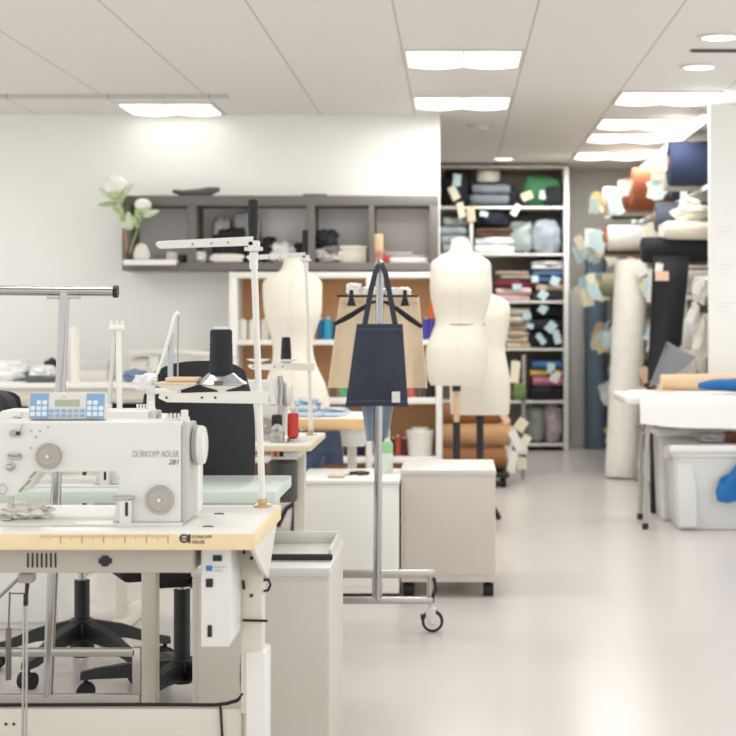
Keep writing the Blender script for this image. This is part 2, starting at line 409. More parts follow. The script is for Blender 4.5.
# control keypad on the front machine
DK = 3.80
kp = thing('control_keypad', 'blue and white control keypad with small screen on top of the front machine', 'control panel', (X(66, DK), DK, Z(422, DK)))
lean = Matrix.Translation(Vector((0, DK, Z(420, DK)))) @ Matrix.Rotation(R(-12), 4, 'X') @ Matrix.Translation(-Vector((0, DK, Z(420, DK))))
def kx(p): return X(p, DK)
def kz(p): return Z(p, DK)
MB().box(kx(28), kx(105), DK, DK + 0.022, kz(419), kz(392), 0.004).xf(lean).build('housing', WHITE_MACH, kp)
for a, b in ((29, 48), (85.5, 104)):
    MB().box(kx(a), kx(b), DK - 0.0012, DK + 0.002, kz(418.3), kz(393), 0.0006).xf(lean).build('blue_field', BLUE_PANEL, kp)
    k_ = MB()
    for (u, w) in ((2, 0), (1, 0), (0, 1), (1, 1), (2, 1), (0, 2), (1, 2), (2, 2)):
        px = a + 3.6 + u * 5.8; py = 402.5 + w * 5.7
        if w == 0 and a > 60: px -= 5.8
        k_.box(kx(px - 2.3), kx(px + 2.3), DK - 0.004, DK, kz(py + 2.2), kz(py - 2.2), 0.0012)
    k_.xf(lean).build('white_keys', WHITE_KEY, kp)
MB().box(kx(54), kx(79), DK - 0.0015, DK + 0.002, kz(406.5), kz(399.5), 0.0005).xf(lean).build('screen', LCD, kp)
k_ = MB()
for i in range(6):
    for j in range(2):
        px = 51 + i * 6.2; py = 410.8 + j * 5
        k_.box(kx(px - 2.2), kx(px + 2.2), DK - 0.003, DK, kz(py + 1.7), kz(py - 1.7), 0.0008)
k_.xf(lean).build('blue_keys', BLUE_KEY, kp)
MB().text('DA', kx(61), kx(65), kz(397.6), 0.0035, DK - 0.0002, 0.0004).xf(lean).build('logo', INK_SOFT, kp)

# ------------------------------------------------------------------ front sewing table
TZ = 0.744
XR = X(253, 3.6)
ta = thing('sewing_table', 'white sewing table with beech edge, measuring scale and control box at the front', 'table', (-1.2, 3.9, 0))
top = MB().box(-2.1, XR - 0.003, 3.603, 4.147, TZ - 0.034, TZ, 0.001).build('tabletop', WHITE_LAM, ta)
eb = MB(); eb.box(-2.1, XR, 3.597, 3.603, TZ - 0.035, TZ - 0.001, 0.001); eb.box(XR - 0.003, XR + 0.003, 3.603, 4.15, TZ - 0.035, TZ - 0.001, 0.001)
eb.build('wood_edge', WOOD_EDGE, top)
s = MB(); D = 3.5965
for i in range(60):
    px = 168 - i * 2.15
    if px < 0: break
    L = 8 if i % 10 == 0 else (5 if i % 5 == 0 else 3)
    w = 0.45 if i % 10 == 0 else 0.25
    s.box(X(px - w, D), X(px + w, D), D, D + 0.001, Z(535 + L, D), Z(535, D))
s.build('measuring_scale', mat('scale_print', (150, 120, 80), 0.7), top)
s = MB()
ring = [Vector((X(184.2, D) + math.cos(a) * 0.0085, D, Z(538.5, D) + math.sin(a) * 0.0075)) for a in [2 * math.pi * k / 24 for k in range(25)]]
s.tube(ring, 0.0022, 6); s.box(X(188.2, D), X(190.6, D), D - 0.001, D + 0.001, Z(543, D), Z(534.3, D)); s.box(X(180.8, D), X(188, D), D - 0.001, D + 0.001, Z(539.3, D), Z(537.9, D))
s.build('emblem', INK, top)
MB().text('DÜRKOPP', X(192, D), X(212, D), Z(538.4, D), 3.8 * D / F, D, 0.0006).build('lettering', INK, top)
MB().text('ADLER', X(192, D), X(205, D), Z(543.6, D), 3.4 * D / F, D, 0.0006).build('lettering', INK, top)
for px, py in ((219, 514.5), (208, 527.3)):
    d_ = (EYE - TZ) * F / (py - VY); s = MB(); c = Vector((X(px, d_), d_, TZ))
    arc = [c + Vector((0.010 * math.cos(a), 0.010 * math.sin(a), 0.0006)) for a in [math.pi * (0.05 + 0.9 * k / 10) for k in range(11)]]
    s.tube(arc, 0.0022, 6); s.build('slot', BLACK, top)
# right leg, bracket
MB().prism([(3.62, 0.709), (4.10, 0.709), (3.90, 0.60)], 'x', XR - 0.010, XR - 0.001, 0.001).build('bracket', WHITE_PAINT, ta)
lg = MB().box(-0.487, -0.437, 3.86, 3.92, 0.30, 0.709, 0.006).build('leg', CREAM_METAL, ta)
MB().box(-0.474, -0.428, 3.845, 3.955, 0.05, Z(652, 3.85), 0.006).build('outer_leg', WHITE_PAINT, lg)
MB().box(-0.490, -0.420, 3.60, 4.20, 0.0, 0.05, 0.01).build('foot', WHITE_PAINT, lg)
s = MB()
for zz in (0.655, 0.57): s.lathe(Vector((-0.462, 3.86, zz)), [(0.004, 0), (0.004, 0.003), (0.001, 0.004)], 10, 'y')
s.build('bolts', BLACK, lg)
# left leg outside the picture
l2 = MB().box(-1.95, -1.90, 3.86, 3.92, 0.05, 0.709, 0.006).build('leg', CREAM_METAL, ta)
MB().box(-1.96, -1.89, 3.60, 4.20, 0.0, 0.05, 0.01).build('foot', WHITE_PAINT, l2)
MB().box(-1.90, -0.487, 3.88, 3.91, 0.19, Z(709, 3.88), 0.003).build('crossbar', CREAM_METAL, ta)
s = MB()
for px in (6, 14): s.lathe(Vector((X(px, 3.88), 3.88, Z(724, 3.88))), [(0.0035, 0), (0.0035, 0.002), (0.001, 0.0022)], 10, 'y')
s.build('bolts', BLACK, ta)
# oil pan
D = 3.65
pan = MB().box(-1.9, X(193, D), D, D + 0.2, Z(573, D), TZ - 0.036, 0.003).build('drip_pan', mat('taupe_metal', (190, 182, 170), 0.45), ta)
s = MB()
for i in range(7): s.box(X(27 + i * 4.6, D), X(29 + i * 4.6, D), D - 0.0012, D + 0.002, Z(567.5, D), Z(553, D), 0.0004)
s.build('vent_slots', BLACK, pan)
s = MB(); s.box(X(99, D), X(112, D), D - 0.006, D, Z(563.5, D), Z(558, D), 0.002); s.box(X(102, D), X(109, D), D - 0.007, D, Z(566, D), Z(555.5, D), 0.002)
s.build('latch', BLACK, pan)
# control box
D = 3.68
cbx = MB().prism([(X(201, D), 0.7085), (X(231, D), 0.7085), (X(231, D), 0.50), (X(229, D), Z(647, D)), (X(201, D), Z(647, D))], 'y', D, 3.856, 0.0025).build('control_box', WHITE_MACH, ta)
s = MB(); s.box(X(213, D), X(222, D), D - 0.004, D, Z(561, D), Z(555, D), 0.001); s.box(X(206, D), X(213, D), D - 0.004, D, Z(587, D), Z(578.5, D), 0.001); s.box(X(207.5, D), X(212, D), D - 0.003, D, Z(637, D), Z(625, D), 0.001)
s.build('switches', BLACK, cbx)
MB().box(X(206, D), X(212.5, D), D - 0.001, D, Z(571, D), Z(565.5, D), 0.0003).build('emblem', mat('logo_blue', (60, 130, 190), 0.5), cbx)
MB().text('DÜRKOPP', X(214, D), X(226, D), Z(568, D), 0.0045, D, 0.0006).build('lettering', INK_SOFT, cbx)
MB().text('ADLER', X(214, D), X(222, D), Z(571.6, D), 0.0045, D, 0.0006).build('lettering', INK_SOFT, cbx)
# cables of the table
cr = Z(707.5, 3.88) + 0.001
s = MB(); s.tube([Vector((-1.88, 3.9, cr)), Vector((X(60, 3.9), 3.897, cr + 0.001)), Vector((X(150, 3.9), 3.897, cr + 0.002)), Vector((X(215, 3.9), 3.897, cr + 0.001)), Vector((X(228, 3.9), 3.89, cr + 0.006)), Vector((X(238, 3.88), 3.868, cr + 0.018)), Vector((X(243.5, 3.88), 3.862, cr + 0.032)), Vector((-0.490, 3.90, cr + 0.06)), Vector((-0.492, 3.93, cr + 0.11)), Vector((-0.47, 3.935, 0.45))], 0.0042, 8)
s.tube([Vector((X(244, 3.86), 3.853, 0.70)), Vector((X(244.5, 3.86), 3.853, 0.665))], 0.003, 6); s.tube([Vector((X(243.5, 3.86), 3.853, 0.605)), Vector((X(244.5, 3.86), 3.853, 0.585))], 0.003, 6)
s.build('power_cable', RUBBER, ta)
s = MB(); s.tube([Vector((X(220, 3.87), 3.875, cr + 0.006)), Vector((X(221, 3.87), 3.872, cr - 0.02)), Vector((X(222.5, 3.87), 3.872, cr - 0.08)), Vector((X(223, 3.87), 3.872, 0.19))], 0.003, 8); s.build('cable_tie', RUBBER, ta)
s = MB(); s.tube([Vector((X(242.5, 3.85), 3.852, Z(620.5, 3.85))), Vector((X(267.5, 3.85), 3.852, Z(621, 3.85)))], 0.003, 8)
s.build('cable_tie', RUBBER, ta)
s = MB(); s.tube([Vector((-0.437, 3.89, 0.60)), Vector((-0.425, 3.87, 0.605)), Vector((-0.419, 3.86, 0.595)), Vector((-0.424, 3.86, 0.582)), Vector((-0.437, 3.89, 0.575))], 0.003, 8); s.build('cable_loop', RUBBER, ta)
# pedal rod and knee lever of the front station
D = 3.80
s = MB(); s.box(X(20, D), X(34, D), D - 0.02, D + 0.02, Z(582, D), Z(573, D) + 0.0, 0.002); s.build('rod_bracket', mat('taupe_metal', (190, 182, 170), 0.45), ta)
s = MB(); s.cyl(P(27.5, 582, D), P(26.5, 594, D), 0.005, 0.004); s.box(X(23.6, D), X(28, D), D - 0.006, D + 0.006, Z(606, D), Z(593, D), 0.003); s.build('rod_joint', BLACK, ta)
s = MB(); s.cyl(P(24, 604, D), P(22.5, 745, D), 0.0028, n=8); s.cyl(P(27, 604, D), P(26, 745, D), 0.0028, n=8); s.build('pedal_rod', STEEL, ta)
s = MB(); s.cyl(P(9.8, 592, D), P(8, 650, D), 0.0022, n=8); s.tube([P(24, 593.5, D), P(10, 593.5, D)], 0.0016, 6); s.box(X(6, D), X(11, D), D - 0.006, D + 0.006, Z(680, D), Z(628, D), 0.002)
s.build('lift_rod', mat('dark_steel', (110, 105, 98), 0.4, 0.6), ta)
s = MB(); s.cyl(P(-6, 602, D + 0.05), P(20, 577, D + 0.02), 0.0045, n=10); s.build('knee_lever', CHROME, ta)

# white scrap under the needle of the front machine
s = MB(); c = Vector((X(22, 3.80), 3.83, TZ + 0.006)); s.blob(c, 0.055, 0.04, 0.016, 4, 0.6, 3.0)
tag(s.build('cloth_scrap', fab((246, 240, 230))), 'crumpled pale cloth scrap under the needle of the front machine', 'cloth')

# ------------------------------------------------------------------ thread stands
def cone(t, c, h, r0, r1, m, name='thread_cone', core=True):
    pr = [(r0 * 0.9, 0.0), (r0, 0.004)]
    for k in range(1, 16):
        u = k / 16; pr.append((r0 + (r1 - r0) * u + (0.0006 if k % 2 else -0.0002), 0.004 + (h - 0.008) * u))
    pr += [(r1, h - 0.004), (r1 * 0.85, h)]
    a = MB().lathe(c, pr, 24).build(name, m, t)
    if core: MB().lathe(Vector(c) + Vector((0, 0, h)), [(r1 * 0.7, -0.002), (r1 * 0.65, 0.006), (r1 * 0.4, 0.0065)], 16).build('cone_core', PAPER, a)
    return a

def thread_stand(base, zarm, zshelf, label):
    # base on the table; arms reach towards -X
    b = Vector(base); t = thing('thread_stand', label, 'thread stand', b, 'thread stands')
    lean = Vector((-0.021, 0, 0))
    top = Vector((b.x + lean.x, b.y, zarm))
    MB().tube([b, b + (top - b) * 0.5, top + Vector((0, 0, -0.02))], 0.0080, 14).build('pole', WHITE_PAINT, t)
    MB().lathe(b, [(0.022, 0), (0.022, 0.006), (0.013, 0.010), (0.012, 0.02)], 20).build('base_nut', mat('brass_nut', (196, 172, 126), 0.35, 0.6), t)
    s = MB(); s.box(top.x - 0.014, top.x + 0.014, top.y - 0.014, top.y + 0.014, zarm - 0.018, zarm + 0.008, 0.003)
    s.cyl(top + Vector((-0.022, -0.005, -0.012)), top + Vector((0.022, -0.005, -0.012)), 0.005); s.cyl(top + Vector((0, 0, -0.06)), top + Vector((0, 0, -0.02)), 0.0105)
    s.build('clamp', WHITE_PAINT, t)
    s = MB(); s.prism([(top.x - 0.225, zarm - 0.012), (top.x - 0.235, zarm - 0.002), (top.x - 0.23, zarm + 0.006), (top.x, zarm + 0.018), (top.x, zarm - 0.004)], 'y', top.y - 0.014, top.y - 0.004, 0.001)
    arm = s.build('guide_arm', WHITE_PAINT, t)
    s = MB()
    for u in (0.06, 0.10, 0.145): s.lathe(Vector((top.x - u, top.y - 0.014, zarm + 0.006 - u * 0.05)), [(0.003, 0), (0.003, 0.002), (0.001, 0.003)], 10, 'y')
    s.build('rivets', GREY_PLASTIC, arm)
    MB().lathe(top + Vector((-0.002, 0, 0.008)), [(0.010, 0), (0.011, 0.02), (0.012, 0.03), (0.0125, 0.09), (0.0105, 0.098), (0.004, 0.1)], 20).build('handle', THREAD_BLACK, t)
    sx = b.x + lean.x * 0.6
    s = MB(); s.prism([(sx - 0.232, zshelf + 0.006), (sx - 0.235, zshelf - 0.004), (sx - 0.215, zshelf - 0.014), (sx + 0.028, zshelf - 0.018), (sx + 0.028, zshelf + 0.012), (sx - 0.05, zshelf + 0.012)], 'y', b.y - 0.022, b.y - 0.010, 0.001)
    s.box(sx - 0.016, sx + 0.016, b.y - 0.012, b.y + 0.014, zshelf - 0.014, zshelf + 0.012, 0.002)
    sh = s.build('cone_arm', WHITE_PAINT, t)
    s = MB()
    for u in (0.215, 0.13, 0.098): s.lathe(Vector((sx - u, b.y - 0.022, zshelf - 0.003)), [(0.003, 0), (0.003, 0.002), (0.001, 0.003)], 10, 'y')
    s.build('rivets', BLACK, sh)
    for u in (0.195, 0.083):
        c = Vector((sx - u, b.y - 0.016, zshelf + 0.012))
        MB().lathe(c, [(0.006, -0.006), (0.012, 0.003), (0.045, 0.013), (0.048, 0.015), (0.044, 0.016), (0.004, 0.012)], 28).build('cone_plate', WHITE_PAINT, t)
    return t, Vector((sx - 0.195, b.y - 0.016, zshelf + 0.027)), Vector((sx - 0.085, b.y - 0.016, zshelf + 0.027))
DA_ = 4.10
stA, ca1, ca2 = thread_stand((X(262.5, DA_), DA_, TZ), Z(244, DA_), Z(396, DA_), 'tall white thread stand with black handle at the rear corner of the front table')
ct = thing('thread_cone', 'large black thread cone on a foil wrapped plate on the front thread stand', 'thread cone', ca2)
cone(ct, ca2 + Vector((0, 0, 0.022)), 0.112, 0.0285, 0.0262, THREAD_BLACK, 'thread')
s = MB(); s.lathe(ca2, [(0.03, 0.0), (0.064, 0.002), (0.064, 0.004), (0.045, 0.016), (0.032, 0.028), (0.029, 0.03)], 12, sy=0.7)
s.build('foil_wrapper', mat('silver_foil', (190, 192, 198), 0.25, 0.8), ct)
MB().box(ca2.x - 0.011, ca2.x + 0.011, ca2.y - 0.047, ca2.y - 0.043, ca2.z + 0.002, ca2.z + 0.012, 0.001).build('sticker', mat('brown_sticker', (120, 100, 84), 0.6), ct)
s = MB(); s.slab(ca1.x - 0.045, ca1.x + 0.055, ca1.y - 0.03, ca1.y + 0.03, ca1.z, ca1.z + 0.008, 3, 0.006); s.slab(ca1.x - 0.02, ca1.x + 0.058, ca1.y - 0.025, ca1.y + 0.03, ca1.z + 0.008, ca1.z + 0.019, 5, 0.006)
tag(s.build('thread_scrap', fab((232, 208, 176))), 'beige folded cloth scrap on the plate of the front thread stand', 'cloth')
s = MB(); s.blob((ca1.x - 0.075, ca1.y + 0.01, ca1.z - 0.012), 0.024, 0.018, 0.018, 9, 0.5, flat=False)
bag = s.build('plastic_scrap', mat('crinkled_plastic', (240, 240, 238), 0.25)); tag(bag, 'crumpled white plastic wrap at the end of the front cone arm', 'plastic wrap')

# ------------------------------------------------------------------ second station
def station_table(x0, x1, y0, y1, z, top_m, edge_m, label, legs, name='sewing_table', th=0.035, leg_m=CREAM_METAL):
    t = thing(name, label, 'table', ((x0 + x1) / 2, (y0 + y1) / 2, 0))
    tp = MB().box(x0, x1 - 0.003, y0 + 0.003, y1, z - th, z, 0.002).build('tabletop', top_m, t)
    e = MB(); e.box(x0, x1, y0 - 0.003, y0 + 0.003, z - th - 0.001, z - 0.001, 0.001); e.box(x1 - 0.003, x1 + 0.003, y0, y1, z - th - 0.001, z - 0.001, 0.001)
    e.build('edge_band', edge_m, tp)
    for lx in legs:
        ym = (y0 + y1) / 2
        l = MB().box(lx - 0.021, lx + 0.021, ym - 0.03, ym + 0.03, 0.05, z - th, 0.004).build('leg', leg_m, t)
        MB().box(lx - 0.03, lx + 0.03, y0 + 0.02, y1 + 0.02, 0.0, 0.05, 0.012).build('foot', leg_m, l)
        MB().box(lx - 0.025, lx + 0.025, y0 + 0.05, y1 - 0.04, z - th - 0.03, z - th, 0.004).build('bracket', leg_m, l)
    return t
TB = station_table(-2.2, X(274, 4.6), 4.6, 5.06, 0.732, GLASSY, mat('pale_green_edge', (216, 228, 218), 0.25), 'pale green sewing table directly behind the front table', (X(150.5, 4.83), -2.0), th=0.032)
MB().box(X(203, 4.63) - 0.3, X(280, 4.6) - 0.03, 4.63, 4.9, 0.62, 0.70, 0.006).build('under_tray', mat('pale_green_edge', (216, 228, 218), 0.25), TB)
mB = dup(machine_a, (X(155, 4.75) - (X(187, 3.745) - X(100, 3.745)), 4.80, 0.732), 0, 'white industrial sewing machine on the pale green table, partly behind the front machine')
mB.scale = (1, 1, 0.93)
# chrome rail stand between first and second station
RD = 4.45
rk = thing('garment_rack', 'chrome garment rack with T bar and black end cap behind the front machine', 'garment rack', (X(47, RD), RD, 0))
MB().tube([P(64.5, 291, RD), P(47.5, 697, RD)], 0.0138, 18).build('pole', CHROME, rk)
tbar = MB().cyl(P(-60, 290, RD), P(114, 291.5, RD), 0.0125, n=18).build('top_bar', CHROME, rk)
MB().cyl(P(113.5, 291.5, RD), P(118, 291.5, RD), 0.0165, n=20).build('end_cap', BLACK, tbar)
MB().box(X(-80, RD), X(136, RD), RD - 0.012, RD + 0.012, Z(656, RD), Z(648, RD), 0.003).build('base_bar', STEEL, rk)
s = MB(); s.box(X(-80, RD), X(140, RD), RD - 0.012, RD + 0.012, Z(703.5, RD), Z(694, RD), 0.002); s.build('base_bar', STEEL, rk)
s = MB(); s.box(X(133, RD), X(141, RD), RD - 0.012, RD + 0.012, Z(694, RD), Z(647, RD), 0.002); s.build('end_post', STEEL, rk)
MB().box(X(62 - 15, RD), X(62 + 18, RD), RD - 0.008, RD + 0.008, Z(299, RD), Z(295, RD), 0.002).build('bracket', STEEL, rk)
for px in (-70, 133):
    c = Vector((X(px + 3, RD), RD, 0.045))
    w = MB().lathe(c + Vector((0, 0.012, 0)), [(0.02, 0), (0.042, 0.002), (0.045, 0.006), (0.045, 0.020), (0.042, 0.024), (0.02, 0.024)], 26, 'y').build('caster', RUBBER, rk)
    MB().cyl(c + Vector((0, 0, 0.03)), Vector((c.x, RD, Z(703, RD))), 0.009).build('caster_stem', STEEL, w)

# thread guide and lamp of the second station
D = 4.95
tg = thing('thread_stand', 'slim folded white thread stand with two rods rising behind the keypad', 'thread stand', (X(117, D), D, 0.732))
MB().tube([P(120.5, 476, D), P(118.5, 326, D)], 0.0085, 12).build('pole', WHITE_PAINT, tg)
MB().tube([P(108, 424, D), P(109, 405, D), P(115.5, 326, D)], 0.006, 12).build('rod', GREY_LIGHT, tg)
s = MB(); s.box(X(110, D), X(124, D), D - 0.012, D + 0.012, Z(330, D), Z(325, D), 0.002)
for px in (111.5, 117, 122.5): s.cyl(P(px, 327, D) , P(px, 320.5, D), 0.004, n=10)
s.build('thread_guide', WHITE_PAINT, tg)
s = MB(); s.box(X(104, D), X(122, D), D - 0.02, D + 0.02, Z(427, D), Z(414, D), 0.004); s.cyl(P(103, 420, D), P(110, 404, D), 0.009); s.build('clamp', WHITE_PAINT, tg)
s = MB(); s.cyl(P(103, 418, D - 0.02), P(108, 418, D - 0.02), 0.008, n=14); s.build('knob', BLACK, tg)
D = 5.0
lp = thing('task_lamp', 'thin bent white lamp arm with grey rod beside the black chair', 'lamp', (X(152, D), D, 0.732))
MB().tube([P(149, 384, D), P(158, 372, D), P(162, 361, D), P(170, 334, D), P(175, 316, D), P(178.5, 312.5, D)], [0.005, 0.005, 0.005, 0.0055, 0.0065, 0.0075], 12).build('arm', WHITE_PAINT, lp)
MB().cyl(P(170.5, 333, D + 0.01), P(170.5, 392, D + 0.01), 0.0085, n=14).build('rod', mat('blue_grey_rod', (186, 188, 193), 0.35, 0.4), lp)
MB().tube([P(178.5, 313, D), P(178, 340, D), P(177.5, 392, D)], 0.0025, 8).build('cord', GREY_PLASTIC, lp)
MB().cyl(P(151, 392, D), P(150, 477, D), 0.012, 0.014, n=16).build('post', WHITE_PAINT, lp)
s = MB(); s.box(X(146, D), X(180, D), D - 0.014, D + 0.02, Z(394, D), Z(388, D), 0.003); s.build('joint', WHITE_PAINT, lp)
s = MB(); s.blob(P(149, 386, D - 0.01), 0.022, 0.018, 0.018, 12, 0.3, flat=False)
s.build('joint_cover', mat('crinkled_plastic', (240, 240, 238), 0.25), lp)

# ------------------------------------------------------------------ office chairs
def office_chair(loc, rot, zs, label, bw=0.34, bz0=0.58, bz1=1.07, a0=0.3, hub=0.175, col=None):
    t = thing('office_chair', label, 'chair', (0, 0, 0), 'black office chairs')
    MB().box(-0.235, 0.235, -0.22, 0.23, zs - 0.065, zs, 0.03, 4).build('seat', BLACKSOFT, t)
    MB().box(-0.11, 0.11, -0.13, 0.12, zs - 0.10, zs - 0.06, 0.012).build('seat_mechanism', BLACK, t)
    g = []
    for i in range(15):
        v_ = -1 + 2 * i / 14; row = []
        for j in range(13):
            u = -1 + 2 * j / 12
            wv = bw / 2 * (1 - 0.10 * max(0, v_) ** 2)
            corner = (1 - abs(u) ** 2.6) ** (1 / 2.6) if abs(u) < 1 else 0.0
            zc = (bz0 + bz1) / 2 + v_ * (bz1 - bz0) / 2 * (0.62 + 0.38 * corner)
            row.append((u * wv, -0.27 + 0.06 * u * u - 0.03 * v_ + 0.03 * v_ * v_, zc))
        g.append(row)
    MB().sheet(g, 0.045).build('backrest', BLACKSOFT, t)
    MB().tube([(0, -0.08, zs - 0.08), (0, -0.24, zs - 0.08), (0, -0.315, zs - 0.02), (0, -0.325, zs + 0.1), (0, -0.30, bz0 + 0.2)], 0.022, 12, 0.6).build('back_support', BLACK, t)
    MB().cyl((0, 0, 0.12), (0, 0, col or zs - 0.19), 0.026, 0.026).build('gas_column', BLACK, t)
    MB().cyl((0, 0, (col or zs - 0.19) - 0.01), (0, 0, zs - 0.09), 0.016).build('piston', STEEL, t)
    MB().lathe((0, 0, 0.075), [(0.03, -0.025), (0.042, 0), (0.045, hub - 0.085), (0.036, hub - 0.07)], 24).build('hub', BLACK, t)
    for k in range(5):
        a = a0 + 2 * math.pi * k / 5; u = Vector((math.cos(a), math.sin(a), 0))
        rings = []
        w = Vector((-u.y, u.x, 0))
        for s_, zt, hh, ww in ((0.03, hub, 0.06, 0.026), (0.15, hub * 0.6 + 0.042, 0.045, 0.024), (0.27, 0.098, 0.03, 0.020), (0.315, 0.088, 0.024, 0.017)):
            c = u * s_; rings.append([c + w * ww + Vector((0, 0, zt - hh)), c + w * ww * 0.8 + Vector((0, 0, zt)), c - w * ww * 0.8 + Vector((0, 0, zt)), c - w * ww + Vector((0, 0, zt - hh))])
        l = MB().loft(rings).build('base_leg', BLACK, t)
        s = MB(); c = u * 0.30
        for sd in (-1, 1):
            q = c + w * 0.015 * sd
            s.tube([Vector((q.x, q.y, 0.027)) - w * 0.009, Vector((q.x, q.y, 0.027)) + w * 0.009], 0.027, 20)
        s.cyl(Vector((c.x, c.y, 0.03)), Vector((c.x, c.y, 0.075)), 0.007)
        s.build('caster', RUBBER, l)
    t.location = Vector(loc); t.rotation_euler = (0, 0, rot)
    return t
office_chair((X(182, 5.36), 5.36, 0), R(22), 0.47, 'black office chair with its back towards us right behind the pale green table', bw=0.325, bz0=0.50, hub=0.125, col=0.345)
office_chair((X(82, 5.78), 5.78, 0), R(-78), 0.50, 'black office chair seen below the tray, its five armed base beside the chrome pole', bz0=0.58, bz1=0.955, a0=0.55 + R(78), bw=0.42)

# ------------------------------------------------------------------ third station
TC = station_table(-1.5, X(310, 6.2), 6.2, 6.9, 0.735, WHITE_LAM, mat('pale_beech', (232, 212, 178), 0.45), 'white sewing table with pale wood edge and red button box, third in the row', (X(299, 6.5), X(120, 6.5)), th=0.02)
D = 6.22
s = MB(); s.box(X(271, D), X(297, D), D, D + 0.08, Z(459.5, D), Z(449, D) - 0.0, 0.002); sb = s.build('switch_box', GREY_LIGHT, TC)
MB().box(X(273.5, D), X(277.5, D), D - 0.008, D, Z(456.5, D), Z(451.5, D), 0.001).build('red_button', mat('red_button', (206, 66, 46), 0.4), sb)
MB().box(X(279.5, D), X(283.5, D), D - 0.006, D, Z(456.5, D), Z(451.5, D), 0.001).build('black_button', BLACK, sb)
MB().text('DURKOPP', X(285, D), X(293, D), Z(453.4, D), 0.005, D, 0.0006).build('lettering', INK_SOFT, sb)
s = MB(); s.lathe(Vector((X(283, 6.5), 6.5, 0.50)), [(0.05, 0), (0.055, 0.01), (0.055, 0.15), (0.03, 0.17), (0.03, 0.20)], 24); s.build('motor', mat('dark_motor', (80, 78, 76), 0.5), TC)
mC = dup(machine_a, (X(283, 6.5) - (X(187, 3.745) - X(100, 3.745)), 6.52, 0.735), 0, 'white sewing machine on the third table, half hidden behind the thread stand')
DC = 6.75
stC, cc1, cc2 = thread_stand((X(311, DC), DC, 0.735), Z(257, DC), Z(366, DC), 'white thread stand of the third table, in front of a pale dress form')
ct = thing('thread_cone', 'small black thread cone on the thread stand of the third table', 'thread cone', cc2)
cone(ct, cc2 - Vector((0, 0, 0.012)), 0.10, 0.022, 0.017, THREAD_BLACK, 'thread')
s = MB(); c = cc2; s.tube([c + Vector((0, 0, 0.086)), c + Vector((0, 0, 0.12)), c + Vector((-0.008, 0, 0.15)), c + Vector((-0.004, 0, 0.172)), c + Vector((0.01, 0, 0.165))], 0.0035, 8)
s.build('guide_hook', WHITE_PAINT, ct)
D = 6.35
ct = thing('thread_cone', 'bright red thread cone standing on the third sewing table', 'thread cone', (X(293, D), D, 0.735))
cone(ct, (X(293, D), D, 0.755), 0.09, 0.021, 0.020, mat('red_thread', (205, 62, 44), 0.7, bump=0.4, bscale=300), 'thread', core=False)
MB().lathe((X(293, D), D, 0.735), [(0.022, 0), (0.022, 0.015), (0.012, 0.02), (0.008, 0.118), (0.012, 0.12), (0.009, 0.13)], 16).build('spindle', STEEL, ct)
D = 6.34
bw_ = thing('bobbin_winder', 'dark and silver bobbin winder beside the red thread cone', 'bobbin winder', (X(277, D), D, 0.735))
MB().box(X(271, D), X(284, D), D - 0.03, D + 0.03, 0.735, 0.775, 0.004).build('base', STEEL, bw_)
MB().box(X(272, D), X(282, D), D - 0.02, D + 0.02, 0.775, 0.84, 0.006).build('body', BLACK, bw_)
MB().lathe((X(278, D), D - 0.02, 0.785), [(0.022, 0), (0.022, 0.01), (0.006, 0.014), (0.006, 0.03)], 20, 'y').build('wheel', STEEL, bw_)
s = MB(); s.tube([P(274, 404, D), P(272, 390, D), P(276, 378, D)], 0.012, 12); s.build('guard', WHITE_PAINT, bw_)
s = MB(); s.tube([P(280, 404, D), P(281, 385, D), P(279.5, 376, D)], 0.010, 12); s.build('lever', CHROME, bw_)
pap = MB().box(X(262, 6.3), X(303, 6.3), 6.26, 6.4, 0.735, 0.7365)
tag(pap.build('paper_sheet', PAPER), 'white paper sheet lying at the front of the third table', 'paper')
# pedestal under the third table
pd = thing('storage_cabinet', 'white low cabinet under the third table, behind the chair base', 'cabinet', (X(20, 6.75), 6.75, 0))
MB().box(-2.0, X(60, 6.55), 6.55, 6.95, 0.0, 0.62, 0.006).build('body', WHITE_LAM, pd)
MB().box(-1.95, X(56, 6.55), 6.535, 6.55, 0.03, 0.59, 0.004).build('door', WHITE_LAM, pd)
gb = thing('plastic_bag', 'dark green bag lying on the floor under the third table', 'bag', (X(69, 7.2), 7.2, 0))
MB().blob((X(69, 7.2), 7.2, 0), 0.075, 0.07, 0.045, 3, 0.25).build('body', fab((48, 92, 72)), gb)
MB().blob((X(69, 7.2), 7.2, 0.08), 0.02, 0.02, 0.015, 5, 0.3, flat=False).build('tied_neck', fab((48, 92, 72)), gb)

# ------------------------------------------------------------------ near metal cabinet
def cabinet_box(x0, x1, y0, y1, z0, z1, label, casters, ins=0.022):
    t = thing('filing_cabinet', label, 'cabinet', ((x0 + x1) / 2, (y0 + y1) / 2, 0), 'grey metal cabinets')
    MB().box(x0, x1, y0 + 0.004, y1, z0, z1 - 0.02, 0.003).build('body', GREY_METAL, t)
    MB().box(x0 - 0.003, x1 + 0.003, y0, y1 + 0.003, z1 - 0.024, z1, 0.004).build('top', GREY_LIGHT, t)
    MB().box(x0 + 0.016, x1 - ins, y0 - 0.003, y0 + 0.010, z0 + 0.03, z1 - 0.035, 0.0015).build('back_panel', GREY_METAL, t)
    if casters:
        for cx in (x0 + 0.03, x1 - 0.03):
            for cy in (y0 + 0.05, y1 - 0.05):
                s = MB()
                s.tube([(cx - 0.022, cy, 0.028), (cx + 0.022, cy, 0.028)], 0.028, 20); s.cyl((cx, cy, 0.05), (cx, cy, z0), 0.01)
                s.build('caster', RUBBER, t)
    return t
C1 = cabinet_box(X(192, 4.4), X(329, 4.4), 4.4, 4.95, 0.0, 0.553, 'grey metal cabinet with a tray on top, beside the leg of the front table', False, 0.004)
